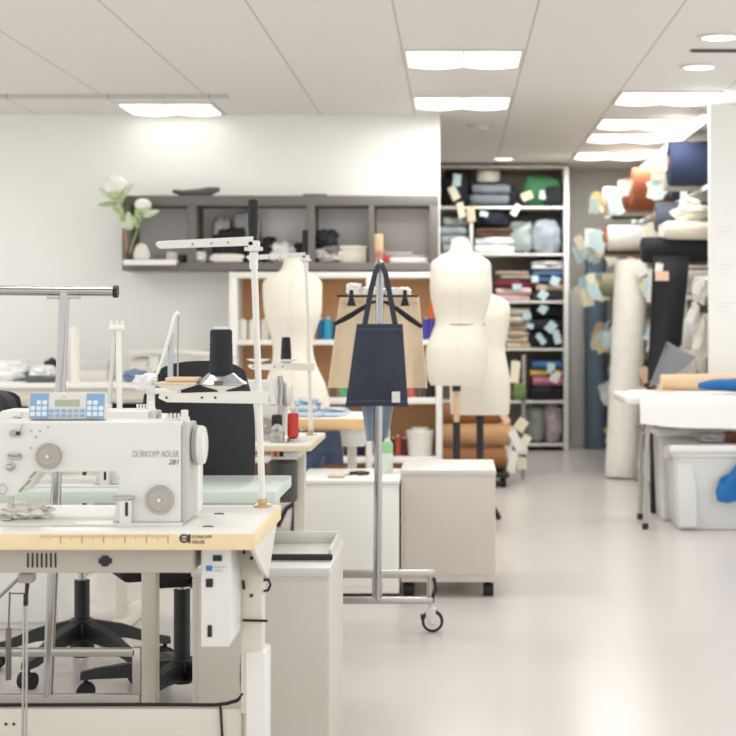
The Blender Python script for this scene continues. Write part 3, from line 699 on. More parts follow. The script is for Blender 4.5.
x0, x1 = X(215, 4.52), X(331, 4.52)
tr = thing('metal_tray', 'shallow grey tray with black front lip on the near metal cabinet', 'tray', ((x0 + x1) / 2, 4.7, 0.553))
MB().box(x0, x1, 4.52, 4.85, 0.553, 0.559, 0.001).build('base', GREY_LIGHT, tr)
s = MB(); s.box(x0, x1, 4.84, 4.85, 0.559, 0.592, 0.002); s.box(x1 - 0.008, x1, 4.53, 4.84, 0.559, 0.586, 0.002); s.box(x0, x0 + 0.008, 4.53, 4.84, 0.559, 0.586, 0.002)
s.build('rim', GREY_LIGHT, tr)
MB().box(x0, x1 + 0.004, 4.515, 4.53, 0.556, 0.572, 0.003).build('front_lip', BLACK, tr)

# ------------------------------------------------------------------ rack with tote bag
D = 6.5
r1 = thing('garment_rack', 'chrome garment rack on casters holding the navy tote bag', 'garment rack', (X(377, D), D, 0))
MB().tube([P(377, 600, D), P(380, 267, D)], 0.0155, 20).build('pole', CHROME, r1)
MB().lathe(P(380, 267, D), [(0.016, -0.01), (0.020, -0.004), (0.020, 0.012), (0.012, 0.022), (0.004, 0.026)], 20).build('pole_cap', CHROME, r1)
MB().box(X(312, D), X(435, D), D + 0.016, D + 0.044, Z(579, D), Z(571, D), 0.003).build('upper_bar', STEEL, r1)
MB().box(X(312, D), X(433, D), D - 0.014, D + 0.014, Z(603.5, D), Z(597, D), 0.003).build('lower_bar', STEEL, r1)
MB().box(X(372, D), X(382, D), D - 0.004, D + 0.03, Z(598, D), Z(572, D), 0.003).build('pole_socket', STEEL, r1)
MB().cyl(P(430, 576, D + 0.01), P(430, 598, D + 0.01), 0.012).build('end_post', STEEL, r1)
MB().tube([P(434, 578, D), P(436, 588, D), P(433, 597, D), P(432, 607, D)], 0.006, 10).build('brake_cable', RUBBER, r1)
for px in (432.5, 319):
    c = Vector((X(px, D), D, 0.042))
    cw = MB().lathe(c + Vector((0, 0.012, 0)), [(0.024, 0), (0.038, 0.001), (0.042, 0.005), (0.042, 0.019), (0.038, 0.023), (0.024, 0.024)], 30, 'y').build('caster', RUBBER, r1)
    MB().lathe(c + Vector((0, -0.012, 0)), [(0.031, -0.004), (0.031, 0.003), (0.012, 0.006), (0.010, 0.010), (0.002, 0.011)], 24, 'y').build('wheel_disc', GREY_LIGHT, cw)
    s = MB(); s.prism([(c.x - 0.022, c.z + 0.045), (c.x - 0.026, c.z + 0.028), (c.x - 0.012, c.z - 0.010), (c.x + 0.012, c.z - 0.010), (c.x + 0.012, c.z + 0.045)], 'y', D - 0.020, D - 0.0165, 0.001)
    s.prism([(c.x - 0.022, c.z + 0.045), (c.x - 0.026, c.z + 0.028), (c.x - 0.012, c.z - 0.010), (c.x + 0.012, c.z - 0.010), (c.x + 0.012, c.z + 0.045)], 'y', D + 0.0165, D + 0.020, 0.001)
    s.box(c.x - 0.022, c.x + 0.014, D - 0.02, D + 0.02, c.z + 0.043, c.z + 0.05, 0.002); s.cyl((c.x - 0.003, D, c.z + 0.05), (c.x - 0.003, D, Z(603, D)), 0.009)
    s.build('caster_fork', GREY_LIGHT, cw)
    MB().box(c.x - 0.046, c.x - 0.028, D - 0.012, D + 0.012, c.z + 0.006, c.z + 0.026, 0.004).build('brake_lever', BLACK, cw)

# navy tote hanging from the pole top
DENIM = mat('navy_denim', (54, 61, 74), 0.9, var=0.18, scale=40, bump=0.3, bscale=300)
D = 6.42
tote = thing('tote_bag', 'dark navy denim tote bag with white label hanging on the garment rack', 'bag', P(377, 407, D))
def tote_face(off):
    g = []
    for i in range(17):
        v_ = i / 16; row = []
        py = 324 + (407 - 324) * v_
        xa = 357 + (345.5 - 357) * v_; xb = 402.5 + (408 - 402.5) * v_
        for j in range(15):
            u = j / 14
            bulge = 0.045 * math.sin(math.pi * u) * (0.35 + 0.65 * math.sin(math.pi * min(1, 0.15 + v_ * 0.8)))
            wav = 0.006 * math.sin(u * 9 + v_ * 3) * v_
            pyy = py + (1.2 if v_ > 0.9 else 0) * math.sin(u * 3.1) * -1
            p = P(xa + (xb - xa) * u, pyy, D); p.y += (-bulge if off < 0 else 0.015) + wav + 0.004 * math.sin(v_ * 14 + u * 5) * math.sin(math.pi * u)
            row.append(p)
        g.append(row)
    return g
ft = MB().sheet(tote_face(-1), 0.003).build('front_panel', DENIM, tote)
MB().sheet(tote_face(1), 0.003).build('back_panel', DENIM, tote)
s = MB()
for vv in (0.09, 0.965):
    gr = tote_face(-1); row = gr[int(vv * 16 + 0.5)]
    s.tube([p + Vector((0, -0.003, 0)) for p in row], 0.0012, 5)
s.build('stitching', mat('denim_stitch', (96, 104, 124), 0.9), ft)
def strip(pts, w, th=0.004):
    # flat strap facing the viewer
    g = []
    pts = [Vector(p) for p in pts]
    for i, p in enumerate(pts):
        t_ = (pts[min(i + 1, len(pts) - 1)] - pts[max(i - 1, 0)]); t_.y = 0
        n_ = Vector((t_.z, 0, -t_.x)).normalized() * w / 2
        g.append([p - n_, p, p + n_])
    return MB().sheet(g, th)
strip([P(363, 335, D - 0.012), P(366, 318, D - 0.008), P(371, 290, D), P(375, 274, D + 0.01), P(378.5, 265, D + 0.05), P(380.5, 263.5, D + 0.08)], 0.020).build('strap', DENIM, tote)
strip([P(397, 335, D - 0.012), P(394, 318, D - 0.008), P(389, 290, D), P(385.5, 274, D + 0.01), P(382, 265, D + 0.05), P(379.5, 263.5, D + 0.08)], 0.020).build('strap', DENIM, tote)
s = MB(); g = []
for i in range(3):
    py = 391.5 + i * 5.5; row = []
    for j in range(3):
        p = P(392 + j * 4, py, D - 0.02); v_ = (py - 324) / 83; u = ((392 + j * 4) - 346) / 62
        p.y = D - 0.045 * math.sin(math.pi * u) * (0.35 + 0.65 * math.sin(math.pi * min(1, 0.15 + v_ * 0.8))) - 0.012
        row.append(p)
    g.append(row)
s.sheet(g, 0.002).build('label', mat('white_label', (226, 224, 220), 0.8), ft)
# hangers and garments behind the tote
D = 6.56
hg = thing('clip_hanger', 'thin black clip hanger holding the tan skirt behind the tote', 'hanger', P(378, 297, D))
MB().tube([P(337, 296, D), P(418, 296, D)], 0.0045, 10).build('bar', BLACK, hg)
for px in (351.5, 405):
    s = MB(); s.prism([(X(px - 2, D), Z(290, D)), (X(px + 2, D), Z(290, D)), (X(px + 2, D), Z(297, D)), (X(px + 4.5, D), Z(306, D)), (X(px - 4.5, D), Z(306, D)), (X(px - 2, D), Z(297, D))], 'y', D - 0.014, D + 0.006, 0.001)
    s.build('clip', BLACK, hg)
MB().tube([P(378, 296, D), P(378, 285, D), P(379, 274, D), P(382, 269, D), P(386, 270, D), P(387, 275, D)], 0.0022, 8).build('hook', STEEL, hg)
D = 6.62
def cloth_panel(x0t, x1t, x0b, x1b, yt, yb, D, amp=0.02, waves=4, seed=0, n=15, m=15, skew=0):
    g = []
    for i in range(n + 1):
        v_ = i / n; row = []
        for j in range(m + 1):
            u = j / m
            px = (x0t + (x0b - x0t) * v_) * (1 - u) + (x1t + (x1b - x1t) * v_) * u
            p = P(px, yt + (yb - yt) * v_ + skew * (u - 0.5) * v_, D)
            p.y += amp * (0.25 + 0.75 * v_) * math.sin(u * waves * math.pi + seed + v_ * 0.8) + amp * 0.4 * noise.noise(Vector((u * 4, v_ * 4, seed)))
            row.append(p)
        g.append(row)
    return g
sk = thing('skirt', 'tan skirt clipped to the hanger behind the tote bag', 'skirt', P(378, 388, D))
MB().sheet(cloth_panel(340, 419, 327.5, 427, 298, 388, D, 0.02, 5), 0.004).build('front_panel', fab((248, 224, 190)), sk)
MB().sheet(cloth_panel(341, 418, 329, 426, 299, 386, D + 0.06, 0.02, 4, 2), 0.004).build('back_panel', fab((248, 224, 190)), sk)
MB().sheet(cloth_panel(340, 419, 339.3, 419.7, 296.5, 302, D - 0.008, 0.002, 5), 0.006).build('waistband', fab((240, 214, 178)), sk)
D = 6.53
wh = thing('coat_hanger', 'black coat hanger with padded arms between the tote and the tan skirt', 'hanger', P(380, 325, D))
MB().tube([P(334.5, 324, D), P(348, 317, D), P(362, 308.5, D), P(372, 302, D)], [0.008, 0.011, 0.009, 0.006], 12).build('arm', BLACKSOFT, wh)
MB().tube([P(422, 327, D), P(409, 318, D), P(397, 309, D), P(386, 302, D)], [0.008, 0.011, 0.009, 0.006], 12).build('arm', BLACKSOFT, wh)
MB().tube([P(379, 302, D - 0.03), P(379, 285, D - 0.03), P(380, 272, D - 0.02), P(383, 268, D - 0.01)], 0.002, 8).build('hook', STEEL, wh)
MB().tube([P(371, 302.5, D), P(379, 301, D - 0.028), P(387, 302.5, D)], 0.006, 8).build('yoke', BLACKSOFT, wh)
D = 6.66
s = MB(); s.blob(P(354, 296, D + 0.06), 0.03, 0.03, 0.025, 2, 0.35, flat=False); s.blob(P(372, 296, D + 0.06), 0.05, 0.03, 0.018, 3, 0.35, flat=False); s.blob(P(398, 296.5, D + 0.06), 0.05, 0.03, 0.018, 4, 0.35, flat=False)
tag(s.build('plastic_wrap', mat('crinkled_plastic', (240, 240, 238), 0.25)), 'white crumpled plastic wrap behind the top of the tan skirt', 'plastic wrap')
D = 6.58
sl = thing('denim_shirt', 'pale blue denim shirt tail hanging below the tote bag', 'shirt', P(378, 438, D))
MB().sheet(cloth_panel(358, 397, 370, 388, 380, 438, D - 0.04, 0.012, 3, 1), 0.004).build('body', fab((172, 188, 204)), sl)
MB().sheet(cloth_panel(360, 374, 367, 374, 395, 441, D - 0.065, 0.006, 2, 3), 0.004).build('sleeve', fab((150, 168, 188)), sl)

# ------------------------------------------------------------------ grey pedestal and white cabinet beyond
C2 = cabinet_box(X(401, 7.3), X(495.5, 7.3), 7.3, 7.85, 0.065, Z(470, 7.3), 'grey metal pedestal on black casters below the dress forms', True)
D = 7.28
wc = thing('storage_cabinet', 'low white cabinet standing behind the garment rack base', 'cabinet', (X(352, D), D + 0.25, 0))
MB().box(X(300, D), X(399, D), D, 7.83, 0.02, Z(484, D), 0.004).build('body', WHITE_LAM, wc)
MB().box(X(298, D), X(400, D), D - 0.01, 7.84, Z(484, D), Z(480, D), 0.003).build('top', WHITE_LAM, wc)
MB().box(X(303, D), X(396, D), D - 0.006, D + 0.004, 0.05, Z(487, D), 0.003).build('front_panel', WHITE_LAM, wc)
wz = Z(480, D)
D = 7.5
sci = thing('scissors', 'open black handled scissors lying on the low white cabinet', 'scissors', (X(352, D), D, wz))
s = MB(); s.prism([(X(337, D), 7.46), (X(350, D), 7.50), (X(350, D), 7.53), (X(337, D), 7.48)], 'z', wz + 0.002, wz + 0.006); s.build('blade', STEEL, sci)
s = MB(); s.tube([Vector((X(350, D), 7.51, wz + 0.008)), Vector((X(360, D), 7.54, wz + 0.010)), Vector((X(368, D), 7.50, wz + 0.010)), Vector((X(358, D), 7.47, wz + 0.010))], 0.008, 8); s.build('handle', BLACK, sci)
s = MB(); s.slab(X(330, D), X(346, D), 7.36, 7.46, wz, wz + 0.012, 2, 0.01); tag(s.build('cloth_scrap', fab((206, 190, 170))), 'small beige cloth scrap on the low white cabinet beside the scissors', 'cloth')
bt = thing('spray_bottle', 'clear bottle with green label standing behind the rack pole', 'bottle', (X(387, 7.6), 7.6, wz))
c = Vector((X(387.5, 7.6), 7.6, wz))
MB().lathe(c, [(0.022, 0), (0.024, 0.005), (0.024, 0.12), (0.012, 0.15), (0.011, 0.165)], 24).build('body', mat('clear_plastic', (214, 220, 214), 0.2), bt)
MB().lathe(c, [(0.0245, 0.09), (0.0245, 0.13), (0.020, 0.142)], 24).build('label', mat('green_label', (148, 196, 138), 0.6), bt)
MB().lathe(c, [(0.012, 0.163), (0.013, 0.185), (0.008, 0.2)], 16).build('cap', mat('green_label', (148, 196, 138), 0.6), bt)

# fourth table with denim
TD = station_table(-1.9, X(366, 7.9), 7.9, 8.5, 0.733, WHITE_LAM, mat('honey_wood', (222, 184, 134), 0.45), 'honey edged table with blue denim on top, fourth in the row', (-1.75, X(352, 8.2)), th=0.05)
MB().box(X(338, 7.92), X(364, 7.92), 7.93, 8.4, 0.60, 0.682, 0.004).build('drawer', GREY_LIGHT, TD)
D = 8.0
s = MB(); s.slab(X(294, D), X(322, D), 7.97, 8.3, 0.733, 0.758, 3, 0.02); s.slab(X(297, D), X(316, D), 8.0, 8.3, 0.758, 0.785, 8, 0.02); s.blob((X(305, D), 8.15, 0.775), 0.06, 0.08, 0.02, 6, 0.4)
tag(s.build('denim_pile', fab((178, 192, 204))), 'folded pale blue denim piled on the fourth table', 'denim')
s = MB(); s.slab(X(320, D), X(346, D), 8.0, 8.3, 0.733, 0.752, 5, 0.02); s.blob((X(333, D), 8.12, 0.745), 0.055, 0.07, 0.014, 9, 0.45)
tag(s.build('denim_pile', fab((190, 204, 214))), 'loose light denim piece lying beside the folded denim pile', 'denim')
s = MB().box(X(340, D), X(358, D), 7.95, 8.2, 0.733, 0.737); tag(s.build('paper_sheet', PAPER), 'white paper sheet at the end of the fourth table beside the denim', 'paper')
nv = thing('draped_cloth', 'dark navy cloth hanging over the crossbar under the fourth table', 'cloth', (X(325, 7.9), 7.88, 0.45))
MB().sheet(cloth_panel(300, 340, 306, 344, 431, 464, 7.87, 0.012, 3, 1), 0.006).build('front_fold', fab((58, 68, 88)), nv)
MB().sheet(cloth_panel(302, 326, 305, 322, 455, 474, 7.865, 0.008, 2, 4), 0.006).build('lower_fold', fab((70, 82, 104)), nv)

# ------------------------------------------------------------------ dress forms
def dress_form(cx, d, prof, label, zc_off=0.0, pole_m=None, zb=0.0, black_cap=True):
    # prof: (z, half width, half depth, x shift)
    t = thing('dress_form', label, 'dress form', (cx, d, 0), 'linen dress forms')
    rings = []; n = 32
    # interpolate
    P_ = []
    for k in range(len(prof) - 1):
        a = prof[max(k - 1, 0)]; b = prof[k]; c = prof[k + 1]; e = prof[min(k + 2, len(prof) - 1)]
        for q in range(6):
            u = q / 6; P_.append([0.5 * (2 * b[i] + (c[i] - a[i]) * u + (2 * a[i] - 5 * b[i] + 4 * c[i] - e[i]) * u * u + (3 * b[i] - a[i] - 3 * c[i] + e[i]) * u ** 3) for i in range(4)])
    P_.append(list(prof[-1]))
    for z, w, dp, sx in P_:
        ring = []
        for k in range(n):
            a = 2 * math.pi * k / n; ca, sa = math.cos(a), math.sin(a)
            e = 0.85
            ring.append(Vector((cx + sx + math.copysign(abs(ca) ** e, ca) * w, d + math.copysign(abs(sa) ** e, sa) * dp, z)))
        rings.append(ring)
    body = MB().loft(rings).build('torso', FORM, t, angle=60)
    sm = MB()
    for sx_ in (0.0,):
        pts = []
        for z, w, dp, sh in P_[4:-10]:
            a = sx_; pts.append(Vector((cx + sh + a * w, d - dp * (1 - abs(a) ** (2 / 0.85)) ** (0.85 / 2) - 0.0005, z)))
        sm.tube(pts, 0.0013, 5)
    sm.build('seam', mat('linen_seam', (218, 210, 193), 0.9), body)
    zt, wt = prof[-1][0], prof[-1][1]
    MB().lathe((cx + prof[-1][3], d, zt), [(wt, -0.002), (wt * 0.9, 0.010), (wt * 0.4, 0.016), (0.003, 0.018)], 24, sy=prof[-1][2] / wt).build('neck_cap', mat('beige_cap', (224, 208, 186), 0.7), t)
    z0 = prof[0][0]; px = cx + prof[0][3]
    MB().cyl((px, d, 0.30), (px, d, z0 + 0.02), 0.016, n=16).build('pole', pole_m or mat('pale_wood', (216, 184, 146), 0.5), t)
    MB().cyl((px, d, 0.10), (px, d, 0.62), 0.021, n=16).build('pole_sleeve', BLACK, t)
    MB().cyl((px, d, z0 - 0.035), (px, d, z0 + 0.005), 0.024, n=16).build('pole_collar', BLACK, t)
    for k in range(3):
        a = 2 * math.pi * k / 3 + 0.5
        MB().tube([(px, d, 0.16), (px + 0.07 * math.cos(a), d + 0.07 * math.sin(a), 0.12), (px + 0.13 * math.cos(a), d + 0.13 * math.sin(a), 0.019)], [0.014, 0.014, 0.018], 10).build('leg', BLACK, t)
    return t
D = 9.5
def zz(py): return Z(py, D)
def ww(px): return px * D / F
dress_form(X(459, D), D, [(zz(385), ww(26), 0.10, ww(-2.5)), (zz(372), ww(30), 0.13, ww(-2.5)), (zz(350), ww(31), 0.135, ww(-2)), (zz(335), ww(27.5), 0.12, ww(-0.5)), (zz(322), ww(24.5), 0.10, ww(1)), (zz(310), ww(27), 0.105, ww(1.5)),
           (zz(292), ww(31), 0.13, ww(2)), (zz(275), ww(30.5), 0.125, ww(1.8)), (zz(263), ww(29.5), 0.105, ww(1.8)), (zz(257), ww(22), 0.085, ww(2)), (zz(252), ww(12.5), 0.065, ww(2)), (zz(247), ww(10), 0.056, ww(1.5)), (zz(241), ww(9), 0.052, ww(1))],
           'cream dress form on a wooden pole beside the tan skirt, tallest of the two together')
fm = [o for o in bpy.data.objects if o.name == 'dress_form'][0]
s = MB(); pts = [Vector((X(460, D) + ww(24.9) * math.cos(a), D + 0.104 * math.sin(a) * 1.0, zz(324.5))) for a in [math.pi + math.pi * k / 24 for k in range(25)]]
s.tube(pts, 0.003, 6); s.build('waist_tape', mat('dark_tape', (120, 108, 92), 0.9), fm)
D = 9.95
dress_form(X(480, D), D, [(zz(414), ww(29), 0.12, 0), (zz(400), ww(30), 0.14, 0), (zz(380), ww(30), 0.14, 0), (zz(362), ww(27), 0.12, 0), (zz(348), ww(25), 0.11, 0), (zz(330), ww(28), 0.12, 0),
           (zz(315), ww(30), 0.13, 0), (zz(305), ww(29.5), 0.11, 0), (zz(299), ww(24), 0.09, 0), (zz(294), ww(13), 0.07, 0), (zz(288), ww(9.5), 0.055, 0), (zz(281), ww(9), 0.052, 0)],
           'lower cream dress form standing behind the taller one, beside the brown fabric stack', pole_m=BLACK)
D = 9.6
dress_form(X(293, D), D, [(zz(428), ww(32), 0.14, ww(3)), (zz(405), ww(33.5), 0.15, ww(3)), (zz(385), ww(30), 0.14, ww(2.5)), (zz(365), ww(22.5), 0.115, ww(1)), (zz(350), ww(20), 0.10, 0), (zz(335), ww(22), 0.105, ww(-0.5)),
           (zz(315), ww(28), 0.13, 0), (zz(295), ww(29.5), 0.125, ww(-0.5)), (zz(282), ww(29), 0.105, ww(-0.5)), (zz(276), ww(22), 0.085, ww(-0.5)), (zz(271), ww(13), 0.065, ww(-0.5)), (zz(265), ww(10), 0.056, 0), (zz(258), ww(9), 0.052, 0)],
           'pale dress form with narrow waist in front of the thread cone shelves')

# ------------------------------------------------------------------ bookcase with thread cones
BF, BB = 11.3, 11.68
def bx(px): return X(px, BF)
def bz(py): return Z(py, BF)
bc = thing('bookcase', 'white bookcase with orange wood back holding thread cones, below the grey wall shelf', 'bookcase', (bx(335), 11.5, 0))
s = MB(); s.box(bx(229), bx(442), BF, BB, bz(278), bz(272), 0.003); s.build('top_board', WHITE_LAM, bc)
VP_ = [(229, 237), (298, 302), (366, 372), (436, 442)]
for i, (a, b) in enumerate(VP_):
    MB().box(bx(a), bx(b), BF, BB - 0.015, 0.0, bz(278), 0.002).build('side_panel' if i in (0, 3) else 'divider', WHITE_LAM, bc)
SH = [(345, 340), (404, 398), (463, 457)]
for a, b in SH:
    for (l, r) in ((237, 298), (302, 366), (372, 436)):
        MB().box(bx(l), bx(r), BF + 0.004, BB - 0.015, bz(a), bz(b), 0.002).build('shelf', WHITE_LAM, bc)
MB().box(bx(237), bx(436), BF + 0.02, BB - 0.015, 0.02, 0.06).build('plinth', WHITE_LAM, bc)
MB().box(bx(232), bx(439), BB - 0.014, BB, 0.02, bz(276)).build('back_panel', ROSE_WOOD, bc)
def shelf_cone(px, level, w, h, rgb, label, dd=11.42):
    z0 = bz(SH[level][1]) if level < 3 else 0.06
    t = thing('thread_cone', label, 'thread cone', (X(px, dd), dd, z0), 'thread cones in the white bookcase')
    r = w / 2 * dd / F; hh = h * dd / F
    pr = [(r * 0.95, 0.0), (r, 0.005), (r * 0.97, hh * 0.5), (r * 0.9, hh * 0.92), (r * 0.8, hh * 0.95), (r * 0.4, hh * 0.95), (r * 0.35, hh), (r * 0.3, hh)]
    MB().lathe((X(px, dd), dd, z0), pr[:5] + [(r * 0.3, hh * 0.95)], 20).build('thread', mat('thread_%d_%d_%d' % rgb, rgb, 0.75, bump=0.4, bscale=200), t)
    MB().lathe((X(px, dd), dd, z0), [(r * 0.36, hh * 0.90), (r * 0.36, hh * 1.02), (r * 0.2, hh * 1.02)], 14).build('core', PAPER, t)
for a in [(243, 0, 9, 21, (238, 234, 224), 'white thread cone nearest the outer side of the bookcase, upper shelf'),
          (254, 0, 11, 21, (240, 237, 230), 'broad white thread cone second on the upper bookcase shelf'),
          (265, 0, 9, 21, (226, 218, 208), 'off white thread cone third on the upper shelf beside the dress form'),
          (321, 0, 7, 21, (28, 96, 132), 'petrol blue thread cone on the upper shelf beside the pale dress form'),
          (328, 0, 9, 22, (52, 160, 184), 'turquoise thread cone on the upper shelf between the form and the skirt'),
          (336, 0, 7, 20, (36, 84, 110), 'dark teal thread cone on the upper shelf at the edge of the skirt'),
          (426, 0, 7, 22, (66, 74, 160), 'blue violet thread cone on the upper shelf by the skirt'),
          (432, 0, 7, 22, (92, 72, 168), 'purple thread cone on the upper shelf beside the cream dress form'),
          (343, 1, 9, 14, (104, 184, 138), 'mint green thread cone on the middle shelf below the skirt'),
          (333, 1, 7, 14, (128, 102, 80), 'brown thread cone on the middle shelf beside the mint one'),
          (411, 1, 9, 13, (206, 104, 92), 'salmon pink thread cone on the middle shelf beside the tote'),
          (420, 1, 8, 13, (96, 92, 84), 'grey thread cone on the middle shelf second from the tote'),
          (430, 1, 10, 16, (40, 38, 40), 'black thread cone on the middle shelf by the bookcase side'),
          (347, 2, 7, 16, (60, 58, 92), 'dark violet thread cone on the lower shelf below the fourth table'),
          (355, 2, 8, 17, (54, 62, 116), 'navy blue thread cone on the lower shelf second in its row'),
          (362, 2, 7, 17, (40, 40, 64), 'blackish blue thread cone on the lower shelf by the divider'),
          (393, 2, 7, 18, (60, 48, 42), 'dark brown thread cone on the lower shelf beside the bottle'),
          (398, 2, 7, 20, (196, 78, 52), 'orange red thread cone on the lower shelf between dark ones'),
          (405, 2, 9, 18, (84, 36, 34), 'maroon thread cone on the lower shelf beside the white bucket')]:
    shelf_cone(*a)
ct = thing('thread_cone', 'small orange thread cone stacked on the purple cone beside the dress form', 'thread cone', (X(432, 11.42), 11.42, bz(318)))
MB().lathe((X(432, 11.42), 11.42, bz(318)), [(0.026, 0), (0.026, 0.006), (0.020, 0.06), (0.015, 0.12), (0.006, 0.125)], 20).build('thread', mat('thread_orange', (228, 112, 50), 0.75), ct)
MB().lathe((X(432, 11.42), 11.42, bz(318)), [(0.01, 0.12), (0.01, 0.135), (0.004, 0.135)], 12).build('core', PAPER, ct)
bk = thing('bucket', 'white lidded plastic bucket on the lower shelf above the pedestal', 'bucket', (X(420, 11.42), 11.42, bz(457)))
c = Vector((X(420, 11.42), 11.42, bz(457)))
MB().lathe(c, [(0.075, 0), (0.08, 0.006), (0.088, 0.14), (0.088, 0.145)], 28).build('body', WHITE_MACH, bk)
MB().lathe(c, [(0.092, 0.142), (0.094, 0.165), (0.088, 0.172), (0.06, 0.176), (0.055, 0.19), (0.01, 0.192)], 28).build('lid', WHITE_MACH, bk)

# ------------------------------------------------------------------ grey wall shelf
GF, GB = 11.35, 11.695
def gx(px): return X(px, GF)
def gz(py): return Z(py, GF)
ws = thing('wall_shelf', 'long dark grey four compartment wall shelf on the back wall', 'shelf', (gx(280), 11.5, gz(270)))
MB().box(gx(122), gx(438), GF, GB, gz(205.5), gz(195.5), 0.002).build('top_board', DARKGREY, ws)
MB().box(gx(122), gx(438), GF, GB, gz(270.5), gz(262.5), 0.002).build('bottom_board', DARKGREY, ws)
for a, b, nm in ((122, 130.5, 'side_panel'), (187, 196, 'divider'), (306, 314.5, 'divider'), (368.5, 374, 'divider'), (429.5, 438, 'side_panel')):
    MB().box(gx(a), gx(b), GF + 0.001, GB, gz(262.5), gz(205.5), 0.001).build(nm, DARKGREY, ws)
MB().box(gx(130), gx(430), GB - 0.012, GB, gz(262.5), gz(205.5)).build('back_panel', mat('grey_shelf_back', (240, 236, 232), 0.7), ws)
GS = gz(262.5); GT = gz(195.5)
def lump(name, px0, px1, h, m, label, cat, d=11.5, seed=1, amp=0.25, z=None, dy=0.09):
    d = min(d, 11.655 - dy * (1 + amp))
    s = MB(); s.blob((X((px0 + px1) / 2, d), d, GS if z is None else z), (X(px1, d) - X(px0, d)) / 2, dy, h * d / F / 2, seed, amp)
    s.clamp(y1=GB - 0.016, z0=(GS if z is None else z) + 0.001, z1=gz(206.2))
    return tag(s.build(name, m), label, cat)
PLB = mat('grey_clear_plastic', (158, 156, 154), 0.2, var=0.35, scale=20)
tray = thing('white_tray', 'white board sticking out of the grey wall shelf under the flowers', 'board', (gx(150), GF, gz(262)))
MB().box(gx(125), gx(178), GF - 0.06, GF + 0.22, GS, GS + 0.016, 0.002).build('board', WHITE_LAM, tray)
MB().box(gx(125), gx(178), GF - 0.066, GF - 0.058, GS - 0.02, GS + 0.017, 0.002).build('front_lip', WHITE_LAM, tray)
TS = GS + 0.016
s = MB(); s.lathe((gx(142), 11.33, TS), [(0.03, 0), (0.052, 0.008), (0.058, 0.03), (0.05, 0.065), (0.036, 0.095), (0.018, 0.11), (0.003, 0.113)], 24, sy=0.5)
tag(s.build('ornament', mat('cream_ceramic', (226, 222, 208), 0.5)), 'cream rounded ornament on the white board beside the flowers', 'ornament')
lump('cloth_scrap', 156, 166, 6, fab((120, 112, 108)), 'small dark scrap lying on the white board beside the cream ornament', 'cloth', 11.36, 5, 0.4, TS, 0.03)
lump('cloth_scrap', 166, 177, 8, fab((206, 200, 196)), 'small pale scrap lying at the end of the white board', 'cloth', 11.36, 8, 0.4, TS, 0.03)
lump('tool_bundle', 174, 187, 8, fab((92, 90, 90)), 'grey bundle in the first wall shelf compartment beside the divider', 'bundle', 11.48, 3, 0.4)
lump('plastic_bag', 212, 232, 48, PLB, 'clear grey plastic bag standing in the second wall shelf compartment', 'bag', 11.55, 5, 0.15)
lump('black_bundle', 213, 248, 34, fab((34, 34, 38)), 'black fabric bundle in front of the plastic bag on the wall shelf', 'fabric', 11.5, 6, 0.35, dy=0.08)
lump('plastic_bag', 232, 262, 52, PLB, 'crumpled clear bag behind the black handle of the front stand', 'bag', 11.6, 15, 0.15, dy=0.06)
lump('white_cloth', 190, 206, 11, fab((232, 230, 226)), 'white cloth scrap beside the first divider of the wall shelf', 'cloth', 11.42, 4, 0.4, dy=0.05)
lump('white_cloth', 211, 243, 9, fab((236, 230, 222)), 'pale cloth folded before the black bundle on the wall shelf', 'cloth', 11.385, 9, 0.3, dy=0.03)
lump('black_pouch', 262, 277, 26, fab((36, 36, 38)), 'black pouch in the middle of the second wall shelf compartment', 'pouch', 11.5, 7, 0.3, dy=0.08)
lump('white_cloth', 268, 296, 20, fab((224, 222, 218)), 'crumpled white cloth above the pale dress form on the wall shelf', 'cloth', 11.48, 14, 0.4, dy=0.08)
lump('black_pouch', 293, 306, 20, fab((44, 44, 46)), 'dark small pouch beside the second divider of the wall shelf', 'pouch', 11.5, 17, 0.3, dy=0.08)
bd = thing('fabric_bundle', 'black and white fabric bundle in the third wall shelf compartment', 'fabric', (X(328, 11.5), 11.5, GS))
MB().blob((X(329, 11.5), 11.47, GS), 0.085, 0.10, 0.055, 21, 0.35).clamp(z0=GS + 0.002, y1=GB - 0.02, x0=gx(315)).build('white_layer', fab((214, 210, 206)), bd)
MB().blob((X(326, 11.5), 11.49, GS + 0.09), 0.075, 0.09, 0.065, 22, 0.4).clamp(y1=GB - 0.02, x0=gx(315)).build('black_layer', fab((46, 46, 48)), bd)
MB().blob((X(333, 11.5), 11.40, GS + 0.05), 0.045, 0.04, 0.03, 23, 0.4).build('grey_layer', fab((120, 112, 110)), bd)
cbx2 = thing('cardboard_box', 'cream open box in the third wall shelf compartment', 'box', (X(354, 11.45), 11.45, GS))
MB().box(X(341, 11.4), X(366.5, 11.4), 11.40, 11.6, GS, GS + 16 * 11.4 / F, 0.003).build('body', mat('cream_card', (226, 218, 200), 0.7), cbx2)
MB().box(X(340, 11.4), X(367, 11.4), 11.393, 11.607, GS + 13.5 * 11.4 / F, GS + 17 * 11.4 / F, 0.003).build('lid', mat('cream_card', (226, 218, 200), 0.7), cbx2)
bbx = thing('cardboard_box', 'narrow upright tan box in the last wall shelf compartment', 'box', (X(378, 11.42), 11.42, GS))
MB().box(X(374.5, 11.4), X(383, 11.4), 11.40, 11.6, GS, GS + 29 * 11.4 / F, 0.003).build('body', mat('tan_card', (214, 186, 146), 0.7), bbx)
MB().box(X(375, 11.4), X(382, 11.4), 11.397, 11.40, GS + 6 * 11.4 / F, GS + 12 * 11.4 / F).build('sticker', mat('rose_sticker', (196, 120, 120), 0.7), bbx)
